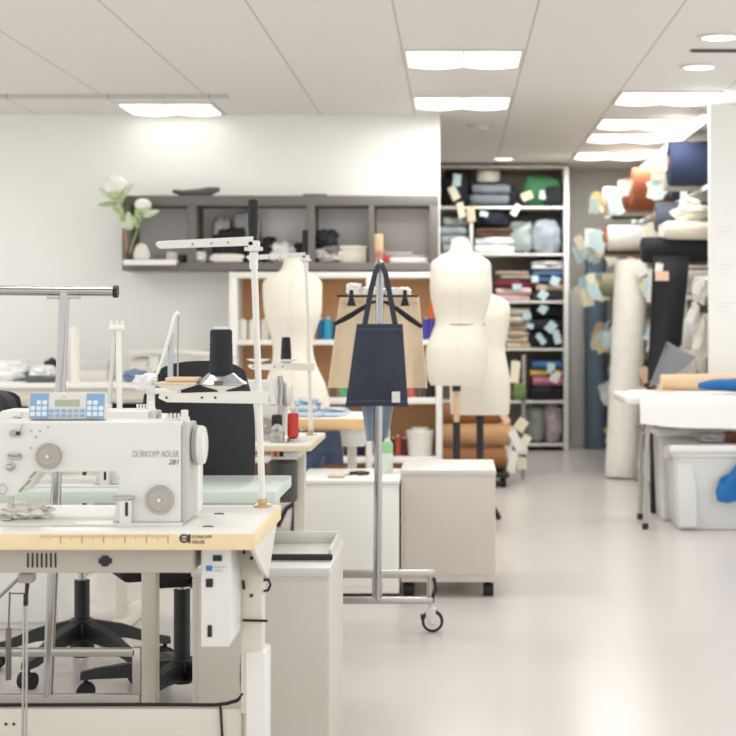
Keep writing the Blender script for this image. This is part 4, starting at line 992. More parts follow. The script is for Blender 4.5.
for k, (a, b, h0, h1, rgb, lab) in enumerate([(386, 428, 0, 5, (238, 234, 232), 'white paper stack at the bottom of the last wall shelf compartment'), (390, 427, 5, 8, (160, 154, 150), 'grey flat folder lying on the white paper stack'), (385, 412, 8, 11, (176, 168, 160), 'light grey folder on top of the papers in the wall shelf')]):
    s = MB(); s.box(X(a, 11.42), X(b, 11.42), 11.40 + 0.01 * k, 11.62, GS + h0 * 11.42 / F, GS + h1 * 11.42 / F, 0.002)
    tag(s.build('paper_stack' if k == 0 else 'folder', fab(rgb)), lab, 'paper' if k == 0 else 'folder')
lump('red_cloth', 383, 390, 7, fab((186, 60, 70)), 'small red scrap before the tan box on the wall shelf', 'cloth', 11.37, 5, 0.3, dy=0.018)
# on top of the wall shelf
bg = thing('fabric_bundle', 'dark grey folded bundle with straps lying on top of the wall shelf', 'bundle', (gx(194), 11.5, GT))
MB().tube([Vector((gx(171), 11.42, GT + 0.035)), Vector((gx(180), 11.44, GT + 0.022)), Vector((gx(196), 11.47, GT + 0.025)), Vector((gx(207), 11.5, GT + 0.04)), Vector((gx(216), 11.52, GT + 0.055))], [0.012, 0.022, 0.030, 0.030, 0.014], 12, 0.8).build('body', fab((96, 96, 96)), bg)
MB().tube([Vector((gx(172), 11.40, GT + 0.03)), Vector((gx(178), 11.40, GT + 0.012)), Vector((gx(190), 11.40, GT + 0.008)), Vector((gx(206), 11.44, GT + 0.008))], 0.007, 10).build('strap', fab((60, 60, 60)), bg)
s = MB(); s.prism([(gx(218), GT), (gx(290), GT), (gx(290), GT + 0.008), (gx(232), GT + 0.022), (gx(218), GT + 0.026)], 'y', 11.45, 11.6, 0.002)
tag(s.build('paper_roll', PAPER), 'flat white paper lying on top of the wall shelf beside the dark bundle', 'paper')
s = MB(); s.box(gx(302), gx(326), 11.42, 11.6, GT, GT + 0.016, 0.004); tag(s.build('folder', fab((96, 92, 90))), 'thin grey case lying on top of the wall shelf', 'case')

# flowers standing on the white board
fl = thing('flower_stems', 'two white artificial flowers with green leaves in a small dark vase', 'flowers', (X(128, 11.32), 11.32, TS))
D = 11.31
MB().lathe((X(128, D), D, TS), [(0.014, 0), (0.017, 0.005), (0.017, 0.04), (0.012, 0.05), (0.010, 0.075)], 18).build('vase', mat('dark_vase', (70, 58, 54), 0.4), fl)
STEM = mat('green_stem', (150, 160, 100), 0.6); STEMB = mat('rust_stem', (176, 132, 108), 0.6)
LEAF = mat('pale_leaf', (172, 192, 140), 0.6, var=0.15, scale=20); LEAF2 = mat('pale_leaf_light', (206, 216, 182), 0.6, var=0.1, scale=20)
PETAL = mat('white_petal', (244, 242, 232), 0.6)
MB().tube([P(127, 258, D), P(126, 240, D), P(125.5, 228, D), P(123, 210, D), P(118, 195, D)], [0.008, 0.008, 0.008, 0.007, 0.008], 10).build('stem', STEMB, fl)
MB().tube([P(128.5, 258, D), P(133, 242, D), P(139, 225, D), P(142, 214, D), P(142, 208, D)], 0.006, 10).build('stem', STEM, fl)
def leaf(a, b, w, m, curl=0.02, parent=None):
    a = Vector(a); b = Vector(b); t_ = (b - a); n_ = Vector((t_.z, 0, -t_.x)).normalized(); g = []
    for i in range(9):
        u = i / 8; ww_ = w * math.sin(math.pi * min(1, 0.08 + u * 0.92)) ** 0.8 + 0.001
        p = a + t_ * u + Vector((0, -curl * math.sin(math.pi * u), 0))
        g.append([p - n_ * ww_ + Vector((0, 0.01, 0)), p, p + n_ * ww_ + Vector((0, 0.01, 0))])
    return MB().sheet(g, 0.002).build('leaf', m, parent or fl)
def bloom(px, py, r, m, k):
    c = P(px, py, D)
    b = MB()
    b.blob(c - Vector((0, 0, r * 0.75)), r, r, r * 0.75, k, 0.12, 3, flat=False, sq=0.9)
    o = b.build('bloom', PETAL, fl)
    MB().blob(c - Vector((0, r * 0.25, r * 1.1)), r * 0.62, r * 0.6, r * 0.5, k + 1, 0.15, 3, flat=False, sq=0.9).build('calyx', mat('green_calyx', (190, 206, 146), 0.6), o)
bloom(115, 186, 0.085, PETAL, 1); bloom(143, 205, 0.055, PETAL, 4)
for (a, b, w, m) in [((118, 200), (98, 188), 0.022, LEAF2), ((118, 203), (97, 205), 0.016, LEAF), ((118, 196), (104, 193), 0.02, LEAF), ((120, 200), (133, 183), 0.022, LEAF2), ((120, 196), (118, 178), 0.02, LEAF), ((123, 215), (110, 203), 0.018, LEAF),
                     ((120, 205), (124, 190), 0.018, LEAF), ((127, 212), (132, 228), 0.026, LEAF2), ((133, 228), (119, 222), 0.026, LEAF2), ((140, 222), (136, 208), 0.020, LEAF), ((141, 216), (159, 211), 0.022, LEAF2), ((138, 228), (131, 215), 0.02, LEAF), ((123, 222), (120, 205), 0.016, LEAF)]:
    leaf(P(a[0], a[1], D - 0.02), P(b[0], b[1], D - 0.05), w, m)

# ------------------------------------------------------------------ back counter on the far side
CZ = 0.80
ctr = thing('work_counter', 'long white work counter along the back wall behind the machines', 'counter', (-2.4, 10.9, 0))
MB().box(-3.9, X(232, 10.4), 10.4, 11.25, CZ - 0.03, CZ, 0.004).build('top', WHITE_LAM, ctr)
MB().box(-3.85, X(228, 10.4), 10.44, 10.46, CZ - 0.10, CZ - 0.03, 0.002).build('apron', mat('cream_apron', (222, 216, 204), 0.6), ctr)
for lx in (-3.8, -2.6, X(226, 10.45)):
    MB().box(lx - 0.025, lx + 0.025, 10.47, 10.52, 0, CZ - 0.03, 0.003).build('leg', WHITE_PAINT, ctr)
def cl(name, px0, px1, h, m, label, cat, d=10.8, seed=1, amp=0.3, dy=0.12):
    s = MB(); s.blob((X((px0 + px1) / 2, d), d, CZ), (X(px1, d) - X(px0, d)) / 2, dy, h * d / F / 2, seed, amp)
    return tag(s.build(name, m), label, cat)
cl('plastic_bag', -14, 28, 20, mat('crinkled_plastic', (240, 240, 238), 0.25), 'large white plastic bag lying on the counter beside the pole', 'bag', 10.85, 3)
cl('plastic_bag', 30, 58, 15, mat('crinkled_plastic', (240, 240, 238), 0.25), 'small white plastic bag on the counter behind the grey pouch', 'bag', 10.9, 6)
cl('grey_pouch', 25, 57, 7, fab((112, 116, 122)), 'dark grey pouch lying in front of the white bags on the counter', 'pouch', 10.56, 9, 0.4, 0.06)
cl('black_pouch', 44, 60, 20, fab((52, 52, 54)), 'black pouch on the counter next to the chrome pole', 'pouch', 11.12, 5, 0.3, 0.06)
s = MB(); s.lathe((X(75, 10.6), 10.6, CZ), [(0.03, 0), (0.03, 0.34), (0.024, 0.342)], 20); tag(s.build('cardboard_tube', mat('white_tube', (236, 232, 224), 0.6)), 'white upright tube standing on the counter beside the chrome pole', 'tube')
gl = thing('glass_box', 'pale grey clear box on the counter behind the slim thread stand', 'box', (X(94, 10.9), 10.9, CZ))
MB().box(X(80, 10.8), X(107, 10.8), 10.8, 11.05, CZ, CZ + 0.07, 0.003).build('base', mat('cream_box', (228, 222, 212), 0.6), gl)
MB().box(X(80, 10.8), X(107, 10.8), 10.8, 11.05, CZ + 0.07, CZ + 0.125, 0.003).build('cover', mat('pale_grey_cover', (206, 208, 206), 0.2), gl)
cl('blue_cloth', 124, 146, 12, fab((120, 144, 176)), 'muted blue cloth folded on the counter beside the lamp arm', 'cloth', 10.7, 5, 0.3, 0.1)
cl('white_cloth', 128, 158, 22, fab((232, 226, 218)), 'pale cloth heap on the counter behind the blue cloth', 'cloth', 11.0, 15, 0.3, 0.12)
s = MB()
g = []
for i in range(9):
    u = i / 8; g.append([(X(128 + 105 * u, 10.9), yy_, Z(352 + 6 * u - 4 * math.sin(math.pi * u), 10.9)) for yy_ in (10.85, 10.95, 11.05)])
s.sheet(g, 0.02)
pt = thing('ironing_sleeve', 'long white padded sleeve board on the counter behind the chair', 'sleeve board', (X(180, 10.95), 10.95, CZ))
s.build('pad', mat('ivory_pad', (228, 224, 214), 0.7), pt)
MB().box(X(150, 10.95), X(160, 10.95), 10.9, 11.0, CZ, Z(355, 10.95), 0.004).build('stand', WHITE_PAINT, pt)
MB().box(X(205, 10.95), X(215, 10.95), 10.9, 11.0, CZ, Z(357, 10.95), 0.004).build('stand', WHITE_PAINT, pt)
for (a, b, h, rgb, lab) in [(-10, 60, 0.60, (52, 52, 56), 'black storage crate under the back counter beside the chrome pole'), (80, 108, 0.62, (58, 54, 56), 'dark storage crate under the back counter behind the thread stand'), (112, 150, 0.62, (44, 62, 62), 'dark green storage crate under the back counter by the lamp post')]:
    t = thing('storage_crate', lab, 'crate', (X((a + b) / 2, 10.7), 10.75, 0))
    MB().box(X(a, 10.6), X(b, 10.6), 10.6, 11.0, 0, h, 0.01).build('body', fab(rgb), t)
    MB().box(X(a, 10.6) - 0.006, X(b, 10.6) + 0.006, 10.594, 11.006, h, h + 0.03, 0.006).build('lid', fab((rgb[0] - 12, rgb[1] - 12, rgb[2] - 12)), t)
cl2 = MB(); cl2.blob((X(97, 10.65), 10.68, 0.65), 0.06, 0.04, 0.022, 4, 0.3); tag(cl2.build('pink_cloth', fab((216, 140, 132))), 'pink cloth scrap on the dark crate under the back counter', 'cloth')

# ------------------------------------------------------------------ far fabric shelves
SF, SB = 15.34, 15.88
def sx_(px): return X(px, SF)
def sz(py): return Z(py, SF)
fs = thing('fabric_shelf', 'tall white shelf full of folded fabrics at the end of the aisle', 'shelf', (sx_(505), 15.55, 0))
for a, b in ((398, 403), (564, 569)):
    MB().box(sx_(a), sx_(b), SF, SB, 0, sz(166), 0.003).build('side_panel', WHITE_LAM, fs)
SHY = [207.5, 254.5, 302, 349.5, 402, 445]
for q in SHY:
    MB().box(sx_(403), sx_(564), SF, SB, sz(q + 1.2), sz(q - 1.2), 0.002).build('shelf_board', WHITE_LAM, fs)
MB().box(sx_(403), sx_(564), SF, SB, sz(168), sz(165), 0.002).build('top_board', GREY_METAL, fs)
MB().box(sx_(403), sx_(564), SB - 0.01, SB, 0.05, sz(168)).build('back_panel', mat('shelf_back_olive', (150, 144, 132), 0.8), fs)
MB().box(sx_(469.5), sx_(473), SF + 0.005, SB - 0.02, sz(253), sz(209.7), 0.002).build('divider', WHITE_LAM, fs)
TAGB = mat('pale_blue_tag', (200, 226, 230), 0.7); TAGC = mat('cream_tag', (240, 234, 206), 0.7); TAGO = mat('peach_tag', (240, 204, 172), 0.7); TAGY = mat('yellow_tag', (238, 222, 150), 0.7); TAGW = PAPER
TM = {'b': TAGB, 'c': TAGC, 'o': TAGO, 'y': TAGY, 'w': TAGW}
def paper_tag(parent, c, w, h, rot, m, tiltx=0.0):
    s = MB(); M = Matrix.Translation(Vector(c)) @ Matrix.Rotation(rot, 4, 'Y') @ Matrix.Rotation(tiltx, 4, 'X')
    s.box(-w / 2, w / 2, -0.0015, 0.0015, -h / 2, h / 2, M=M)
    s.tube([M @ Vector((0, 0, h / 2)), M @ Vector((0, 0.015, h / 2 + 0.012)), M @ Vector((0, 0.04, h / 2 + 0.014))], 0.0015, 5)
    return s.build('paper_tag', m, parent)
def pile(px0, px1, pt_, pb, rgb, label, tags=(), kind='slab', n=2, d=15.37, dy=0.34, seed=None, cat='fabric', name='folded_fabric', m=None, amp=0.3, base=None):
    sd = seed if seed is not None else int(px0 * 3 + pt_)
    z0 = Z(pb, d) if base is None else base; z1 = Z(pt_, d); x0, x1 = X(px0, d), X(px1, d)
    t = thing(name, label, cat, ((x0 + x1) / 2, d + dy / 2, z0), 'folded fabrics on the far shelf')
    mm = m or fab(rgb)
    s = MB()
    if kind == 'slab':
        hh = (z1 - z0) / n
        for i in range(n):
            j = 0.022 * math.sin(sd + i * 2.3)
            s.slab(x0 + j, x1 + j * 0.5, d + abs(j), d + dy, z0 + hh * i, z0 + hh * (i + 1), sd + i, 0.035)
    else:
        s.blob(((x0 + x1) / 2, d + dy * 0.45, z0), (x1 - x0) / 2, dy * 0.45, (z1 - z0) / 2, sd, amp)
    s.clamp(x0=sx_(404), x1=sx_(563.3), y1=SB - 0.016, z0=z0 + 0.002, z1=z1 + 0.004)
    s.build('cloth', mm, t)
    for (px, py, w, h, rot, k) in tags:
        paper_tag(t, P(px, py, d - 0.012 - (0.03 if kind != 'slab' else 0)), w * d / F, h * d / F, R(rot), TM[k])
    return t
L1, L2, L3, L4, L5, L6 = [Z(q - 1.2, SF) + 0.001 for q in SHY]
pile(441, 471, 169.5, 206, (34, 33, 36), 'black fabric heap at the end of the top far shelf', [(457, 180, 8, 12, 5, 'b'), (454, 193, 8, 14, -25, 'c'), (461, 210, 7, 15, -12, 'c')], 'blob', base=L1)
pile(470, 520, 183, 206, (30, 33, 40), 'black fabric roll under the beige cloth on the top far shelf', [(471, 214, 8, 15, -5, 'o')], 'blob', base=L1, amp=0.12)
pile(472, 510, 184, 203, (112, 118, 124), 'grey blue folded fabric showing on the front of the black roll', [], 'slab', 2, d=15.33, dy=0.05, base=L1 + 0.02)
pile(476, 500, 169, 184, (206, 198, 184), 'beige cloth heap on the black roll of the top far shelf', [], 'blob', d=15.4, dy=0.25, base=L1 + 0.212, amp=0.25)
pile(524, 561, 175, 200, (66, 124, 80), 'green fabric heap on the top far shelf', [(527, 196, 11, 8, -20, 'o'), (544, 195, 9, 9, 8, 'b')], 'blob', base=L1 + 0.0, amp=0.2)
pile(544, 563, 186, 206, (34, 40, 40), 'small black bundle in front of the green heap on the far shelf', [(516, 210, 6, 12, 30, 'w')], 'blob', d=15.31, dy=0.12, base=L1)
pile(441, 468, 217, 252, (176, 184, 188), 'pale grey printed fabric pile behind the divider, second far shelf', [], 'slab', 4, base=L2)
pile(474, 514, 237, 253, (226, 232, 232), 'white and blue folded fabric at the bottom of the second far shelf', [], 'slab', 2, base=L2)
pile(475, 513, 228, 238, (96, 68, 54), 'brown folded fabric between black and white ones, second far shelf', [], 'slab', 2, base=L2 + 0.148)
pile(475, 509, 210, 229, (32, 36, 48), 'black fabric on top of the brown fold, second far shelf', [(484, 214, 8, 5, 10, 'b')], 'blob', base=L2 + 0.238, amp=0.15)
PB = mat('clear_bagged_cloth', (158, 168, 176), 0.25, var=0.35, scale=9)
pile(507, 535, 221, 253, (178, 190, 190), 'clear bag of grey green fabric on the second far shelf', [], 'blob', base=L2, m=mat('bagged_green', (158, 170, 168), 0.25, var=0.25, scale=9), amp=0.2, name='fabric_bag', cat='bag')
pile(531, 563, 219, 253, (178, 190, 190), 'clear bag of pale grey fabric by the shelf side, second far shelf', [], 'blob', base=L2, m=PB, amp=0.2, name='fabric_bag', cat='bag')
pile(496, 531, 288, 301, (222, 194, 190), 'pale pink folded fabric under the maroon one, third far shelf', [], 'slab', 2, base=L3)
pile(494, 533, 280, 289, (116, 42, 56), 'maroon folded fabric on the third far shelf', [(517, 287, 9, 6, 0, 'b')], 'slab', 1, base=L3 + 0.112)
pile(499, 530, 271, 281, (164, 148, 130), 'taupe folded fabric on top of the maroon one, third far shelf', [], 'slab', 2, base=L3 + 0.19)
pile(535, 563, 291, 301, (52, 44, 46), 'dark brown fold at the bottom of the third far shelf', [(543, 295, 9, 9, 35, 'b')], 'slab', 1, base=L3)
pile(534, 563, 284, 292, (206, 182, 156), 'tan folded fabric above the dark brown fold, third far shelf', [], 'slab', 1, base=L3 + 0.087)
pile(533, 563, 271, 285, (72, 96, 132), 'blue denim fold on the third far shelf by the side panel', [(555, 281, 9, 9, 20, 'b'), (535, 279, 7, 7, 0, 'b')], 'slab', 2, base=L3 + 0.158)
pile(531, 563, 261, 272, (228, 228, 228), 'white folded fabric above the denim on the third far shelf', [], 'slab', 2, base=L3 + 0.282)
pile(537, 563, 256, 262, (34, 34, 40), 'thin black fold at the top of the third far shelf', [], 'slab', 1, base=L3 + 0.38)
pile(504, 529, 337, 348, (214, 196, 168), 'light tan folded fabric at the bottom of the fourth far shelf', [], 'slab', 2, base=L4)
pile(504, 528, 325, 338, (196, 176, 148), 'sand coloured fold in the middle of the beige pile, fourth far shelf', [], 'slab', 2, base=L4 + 0.1)
pile(506, 530, 308, 326, (206, 198, 184), 'ivory folded fabric on top of the beige pile, fourth far shelf', [(527, 316, 8, 7, 0, 'b')], 'slab', 2, base=L4 + 0.215)
pile(531, 563, 333, 348, (28, 32, 42), 'black fold with tilted tag at the bottom of the fourth far shelf', [(541, 339, 6, 12, -35, 'b'), (557, 337, 7, 14, -15, 'b')], 'slab', 1, base=L4)
pile(530, 563, 318, 334, (36, 40, 54), 'navy black fold in the middle of the fourth far shelf', [(551, 327, 9, 11, 40, 'b'), (530, 326, 7, 5, 15, 'b')], 'slab', 1, base=L4 + 0.135)
pile(532, 563, 304, 319, (30, 32, 40), 'black fold with pale tag at the top of the fourth far shelf', [(543, 309, 8, 9, 35, 'b')], 'slab', 1, base=L4 + 0.277)
pile(496, 524, 371, 400, (110, 46, 60), 'dark red fabric pile on the fifth far shelf beside the form', [], 'slab', 3, base=L5)
pile(531, 563, 386, 400, (40, 38, 44), 'black fold at the bottom of the fifth far shelf', [], 'slab', 1, base=L5)
pile(533, 563, 377, 387, (196, 120, 150), 'pink fold with white tag on the fifth far shelf', [(555, 377, 9, 11, 25, 'w')], 'slab', 1, base=L5 + 0.128)
pile(532, 563, 370, 378, (226, 196, 92), 'yellow fold on the fifth far shelf', [], 'slab', 1, base=L5 + 0.218)
pile(533, 563, 361, 371, (70, 130, 190), 'bright blue fold at the top of the fifth far shelf', [(551, 368, 8, 10, 5, 'b')], 'slab', 1, base=L5 + 0.288)
pile(527, 546, 406, 444, (150, 156, 146), 'clear bag of mixed green cloth on the bottom far shelf', [], 'blob', base=L6, m=mat('bagged_mixed', (150, 156, 146), 0.3, var=0.45, scale=12), amp=0.2, name='fabric_bag', cat='bag')
pile(543, 563, 404, 444, (176, 172, 174), 'clear bag of pinkish cloth by the side of the bottom far shelf', [], 'blob', base=L6, m=mat('bagged_pink', (186, 170, 172), 0.3, var=0.4, scale=12), amp=0.2, name='fabric_bag', cat='bag')

# brown fabric stack on a dolly behind the dress forms
D = 12.3
dl = thing('dolly', 'black low dolly under the brown fabric bolts', 'dolly', (X(478, D), D, 0))
MB().box(X(425, D), X(508, D), 12.0, 12.6, 0.07, 0.105, 0.004).build('deck', BLACK, dl)
for cx_ in (X(430, D), X(503, D)):
    for cy_ in (12.06, 12.54):
        s = MB(); s.tube([(cx_ - 0.015, cy_, 0.035), (cx_ + 0.015, cy_, 0.035)], 0.035, 16); s.cyl((cx_, cy_, 0.04), (cx_, cy_, 0.072), 0.01); s.build('caster', RUBBER, dl)
def bolt(p0, p1, r, m, label, tags=(), group=None, core=True, flat=1.0, cat='fabric bolt', name='fabric_bolt', seed=0, base=None):
    p0 = Vector(p0); p1 = Vector(p1)
    t = thing(name, label, cat, base if base is not None else ((p0 + p1) / 2 - Vector((0, 0, r))), group)
    s = MB(); N = 10; pts = [p0 + (p1 - p0) * k / N for k in range(N + 1)]
    rr = [r * (1 + 0.05 * noise.noise(Vector((k * 0.9, seed * 1.7, 0)))) for k in range(N + 1)]
    rr[0] = r * 0.93; pts[0] = p0; pts.insert(1, p0 + (p1 - p0).normalized() * 0.012); rr.insert(1, r)
    s.tube(pts, rr, 22, flat); s.build('cloth', m, t)
    if core:
        u = (p1 - p0).normalized()
        s = MB(); s.tube([p0 - u * 0.012, p0 + u * 0.05], r * 0.34, 16); s.build('core', mat('card_core', (196, 160, 118), 0.8), t)
    for (off, w, h, rot, k) in tags:
        paper_tag(t, p0 + Vector(off), w, h, rot, TM[k], 0.1)
    return t
for (a, b, py, rad, rgb, lab, tg_) in [(432, 505, 458, 0.085, (160, 112, 74), 'brown fabric bolt at the bottom of the stack behind the dress forms', [((0.05, -0.09, -0.02), 0.06, 0.16, R(10), 'w')]),
                                   (430, 510, 434, 0.085, (200, 156, 112), 'light tan fabric bolt in the middle of the stack behind the dress forms', [((0.04, -0.1, -0.04), 0.06, 0.16, R(-25), 'w'), ((0.10, -0.06, -0.06), 0.06, 0.12, R(30), 'c')]),
                                   (434, 500, 414, 0.07, (150, 100, 62), 'dark brown fabric bolt at the top of the stack behind the dress forms', [((0.02, -0.08, 0.0), 0.05, 0.14, R(-30), 'o')])]:
    bolt(P(b, py, 12.22), P(a, py, 12.22), rad, fab(rgb), lab, tg_, 'brown bolts stacked on the dolly', seed=a)
bolt(P(506, 461, 12.46), P(440, 461, 12.46), 0.08, fab((176, 130, 92)), 'rear brown bolt lying on the dolly behind the front ones', [], 'brown bolts stacked on the dolly', seed=4)
bx_ = thing('tag_bundle', 'bunch of pale paper tags and green cloth hanging at the end of the brown stack', 'tags', P(518, 440, 12.6))
MB().blob(P(519, 400, 12.6) , 0.05, 0.05, 0.06, 3, 0.3, flat=False).build('green_cloth', fab((110, 138, 80)), bx_)
for (px, py, w, h, rot, k) in [(515, 372, 9, 22, 5, 'c'), (521, 425, 11, 13, 35, 'c'), (522, 462, 9, 15, 0, 'c'), (523, 452, 8, 10, 5, 'w'), (508, 447, 8, 22, -8, 'w'), (517, 440, 16, 5, 8, 'o'), (513, 433, 6, 14, -35, 'y')]:
    paper_tag(bx_, P(px, py, 12.58), w * 12.6 / F, h * 12.6 / F, R(rot), TM[k])
MB().tube([P(524, 355, 12.64), P(523.5, 440, 12.64), P(523, 488, 12.64)], 0.016, 10).build('post', SATIN, bx_)

# ------------------------------------------------------------------ rack of bolts along the aisle
RX = 1.62
rkk = thing('fabric_rack', 'long white rack of fabric bolts running along the aisle', 'rack', (1.98, 13.0, 0))
TI = [0.12, 0.52, 0.98, 1.36, 1.72, 2.06]
for zt_ in TI:
    MB().box(RX, 2.305, 11.12 if zt_ == 1.72 else 10.62, 15.6, zt_ - 0.03, zt_, 0.003).build('shelf_board', WHITE_LAM, rkk)
MB().box(RX - 0.01, 2.33, 10.6, 15.62, 2.44, 2.47, 0.003).build('top_board', WHITE_LAM, rkk)
for yy in (10.62, 12.2, 13.9, 15.58):
    MB().box(RX, RX + 0.05, yy, yy + 0.03, 0, 2.44, 0.003).build('upright', WHITE_LAM, rkk)
MB().box(2.31, 2.33, 10.62, 15.6, 0, 2.44).build('back_panel', mat('rack_back', (96, 92, 88), 0.8), rkk)
st = thing('strip_light', 'thin lit light strip along the top edge of the fabric rack', 'strip light', (RX - 0.03, 11.6, 2.44))
MB().box(RX - 0.075, RX - 0.011, 10.62, 14.2, 2.425, 2.468, 0.004).build('housing', GREY_LIGHT, st)
MB().box(RX - 0.085, RX - 0.05, 10.63, 14.19, 2.418, 2.450, 0.006).build('diffuser', LAMP_SOFT, st)
PAL = [((232, 224, 208), 'cream'), ((36, 38, 46), 'black'), ((206, 180, 146), 'tan'), ((52, 62, 92), 'navy'), ((190, 190, 188), 'grey'), ((96, 100, 108), 'slate'), ((156, 88, 56), 'rust'), ((238, 236, 230), 'white'),
       ((64, 108, 140), 'petrol blue'), ((142, 140, 110), 'olive'), ((226, 206, 176), 'sand'), ((96, 70, 58), 'brown'), ((168, 196, 210), 'pale blue')]
ORD = ['first', 'second', 'third', 'fourth', 'fifth', 'sixth', 'seventh', 'eighth', 'ninth', 'tenth', 'eleventh', 'twelfth', 'thirteenth', 'fourteenth', 'fifteenth']
TIN = ['lowest', 'second lowest', 'third lowest', 'fourth', 'second highest', 'top']
rr_ = random.Random(21)
for ti, zt_ in enumerate(TI):
    room = (TI[ti + 1] - 0.03 if ti < 5 else 2.44) - zt_
    y = 10.80; k = 0
    while y < 15.3 and k < 15:
        if ti == 4 and y < 11.60: y = 11.60
        if ti == 3 and k == 0: y = 10.93
        r = rr_.uniform(0.075, 0.105) if ti else rr_.uniform(0.08, 0.11)
        if ti == 5: r = rr_.uniform(0.115, 0.15)
        r = min(r, room / 2 - 0.035)
        for yu in (12.2, 13.9):
            if abs(y - yu - 0.015) < r + 0.03: y = yu + r + 0.06
        ext = rr_.uniform(0.02, 0.22) + (0.15 if y > 13 else 0) + (0.14 if y > 13 and ti in (3, 4) else 0)
        ext = max(ext, 0.05)
        if abs(y - 12.82) < 0.34: ext = 0.06
        if y > 15.0: ext = min(ext, 0.16)
        if y < 11.2: ext = -0.06
        rgb, nm = rr_.choice(PAL)
        if ti == 5 and k < 4: rgb, nm = [PAL[1], PAL[3], PAL[0], PAL[3]][k]
        tgs = []
        for q in range(0 if y < 11.2 else rr_.choice([1, 2, 2, 3]) + (2 if y > 12.4 and ti in (2, 3, 4) else 0)):
            tgs.append(((-0.055 - 0.015 * q, rr_.uniform(-0.10, 0.02), rr_.uniform(-0.10, 0.03)), rr_.uniform(0.05, 0.09), rr_.uniform(0.09, 0.16), rr_.uniform(-0.5, 0.5), rr_.choice('bbbwwwccoy')))
        zc = zt_ + r * 1.06 + 0.002
        bolt((RX - ext, y, zc + 0.001), (2.25, y, zc + 0.001), r, fab(rgb), '%s bolt, %s tier of the aisle rack, %s from the end panel' % (nm, TIN[ti], ORD[k]), tgs, 'fabric bolts on the aisle rack', seed=k + ti * 20)
        # a second layer where the tier has room
        if room > 4.3 * r + 0.03 and rr_.random() < 0.75:
            rgb2, nm2 = rr_.choice(PAL); r2 = min(r * 0.95, (room - 2.2 * r) / 2 - 0.03)
            bolt((RX - rr_.uniform(0.05, 0.2), y + 0.02, zt_ + 2.14 * r + r2 * 1.06), (2.25, y + 0.02, zt_ + 2.14 * r + r2 * 1.06), r2, fab(rgb2), '%s bolt above the %s one, %s tier of the aisle rack' % (nm2, ORD[k], TIN[ti]),
                 [((-0.055, rr_.uniform(-0.1, 0.0), rr_.uniform(-0.06, 0.02)), 0.07, 0.12, rr_.uniform(-0.4, 0.4), rr_.choice('bwwco'))], 'fabric bolts on the aisle rack', seed=k + 7)
        y += 2 * r + rr_.uniform(0.10, 0.22); k += 1
# the near end: black bolt with cloth hanging, cream pile
bb_ = thing('fabric_bolt', 'large black bolt at the near end of the rack with cloth hanging to the table', 'fabric bolt', (1.45, 10.95, 1.72))
bp0, bp1 = Vector((X(641, 10.95), 10.95, Z(250, 10.95))), Vector((2.2, 10.95, Z(247, 10.95)))
s = MB(); s.tube([bp0, bp0 + Vector((0.015, 0, 0)), (bp0 + bp1) / 2, bp1], [0.07, 0.083, 0.086, 0.086], 24); s.build('cloth', fab((36, 36, 40)), bb_)
g = []
for i in range(17):
    v_ = i / 16; row = []
    for j in range(13):
        u = j / 12
        xa = 653 + (648 - 653) * v_; xb = 690 + (682 - 690) * v_
        yb_ = 256 + (382 - 256) * v_ * (1 - 0.30 * u ** 1.5)
        p = P(xa + (xb - xa) * u, yb_, 10.76 + 0.08 * max(0, 1 - v_ * 6)); p.y += 0.025 * math.sin(u * 7 + v_ * 2) * (0.3 + v_)
        row.append(p)
    g.append(row)
MB().sheet(g, 0.004).build('hanging_cloth', fab((36, 36, 40)), bb_)
g = []
for i in range(9):
    v_ = i / 8; row = []
    for j in range(9):
        u = j / 8
        a0 = Vector((667, 342, 0)) * (1 - v_) + Vector((649, 387, 0)) * v_; b0 = Vector((667.5, 342, 0)) * (1 - v_) + Vector((695, 357, 0)) * v_
        q = a0 * (1 - u) + b0 * u + Vector((0, 6 * math.sin(math.pi * u) * v_, 0))
        p = P(q.x, q.y, 10.68); p.y += 0.02 * math.sin(u * 5)
        row.append(p)
    g.append(row)
MB().sheet(g, 0.004).build('grey_reverse', fab((150, 153, 158)), bb_)
paper_tag(bb_, P(662, 276, 10.72), 0.085, 0.06, 0, TAGO); paper_tag(bb_, P(659, 268, 10.73), 0.05, 0.06, 0.1, TAGW)
s = MB(); c0 = P(690, 240, 10.95); s.slab(X(662, 10.95), X(716, 10.95), 10.80, 11.15, Z(240, 10.95), Z(222, 10.95), 5, 0.03); s.blob((X(694, 10.95), 10.95, Z(224, 10.95)), 0.13, 0.12, 0.06, 8, 0.3)
tag(s.build('folded_fabric', fab((234, 226, 208))), 'large cream folded fabric lying on the black bolt by the white end panel', 'fabric')
s = MB(); s.blob((X(690, 10.9), 10.93, Z(212, 10.9)), 0.06, 0.06, 0.045, 9, 0.35); tag(s.build('folded_fabric', fab((240, 232, 216))), 'small cream cloth peak on top of the cream folded fabric', 'fabric')
bolt(P(655, 217, 11.3), (2.25, 11.3, Z(216, 11.3)), 0.10, fab((92, 98, 112)), 'slate grey bolt sticking out behind the cream fold, tags beneath', [((0.2, -0.1, -0.06), 0.03, 0.16, 0.35, 'c')], 'fabric bolts on the aisle rack', seed=3, base=(1.7, 11.3, Z(232, 11.3)))
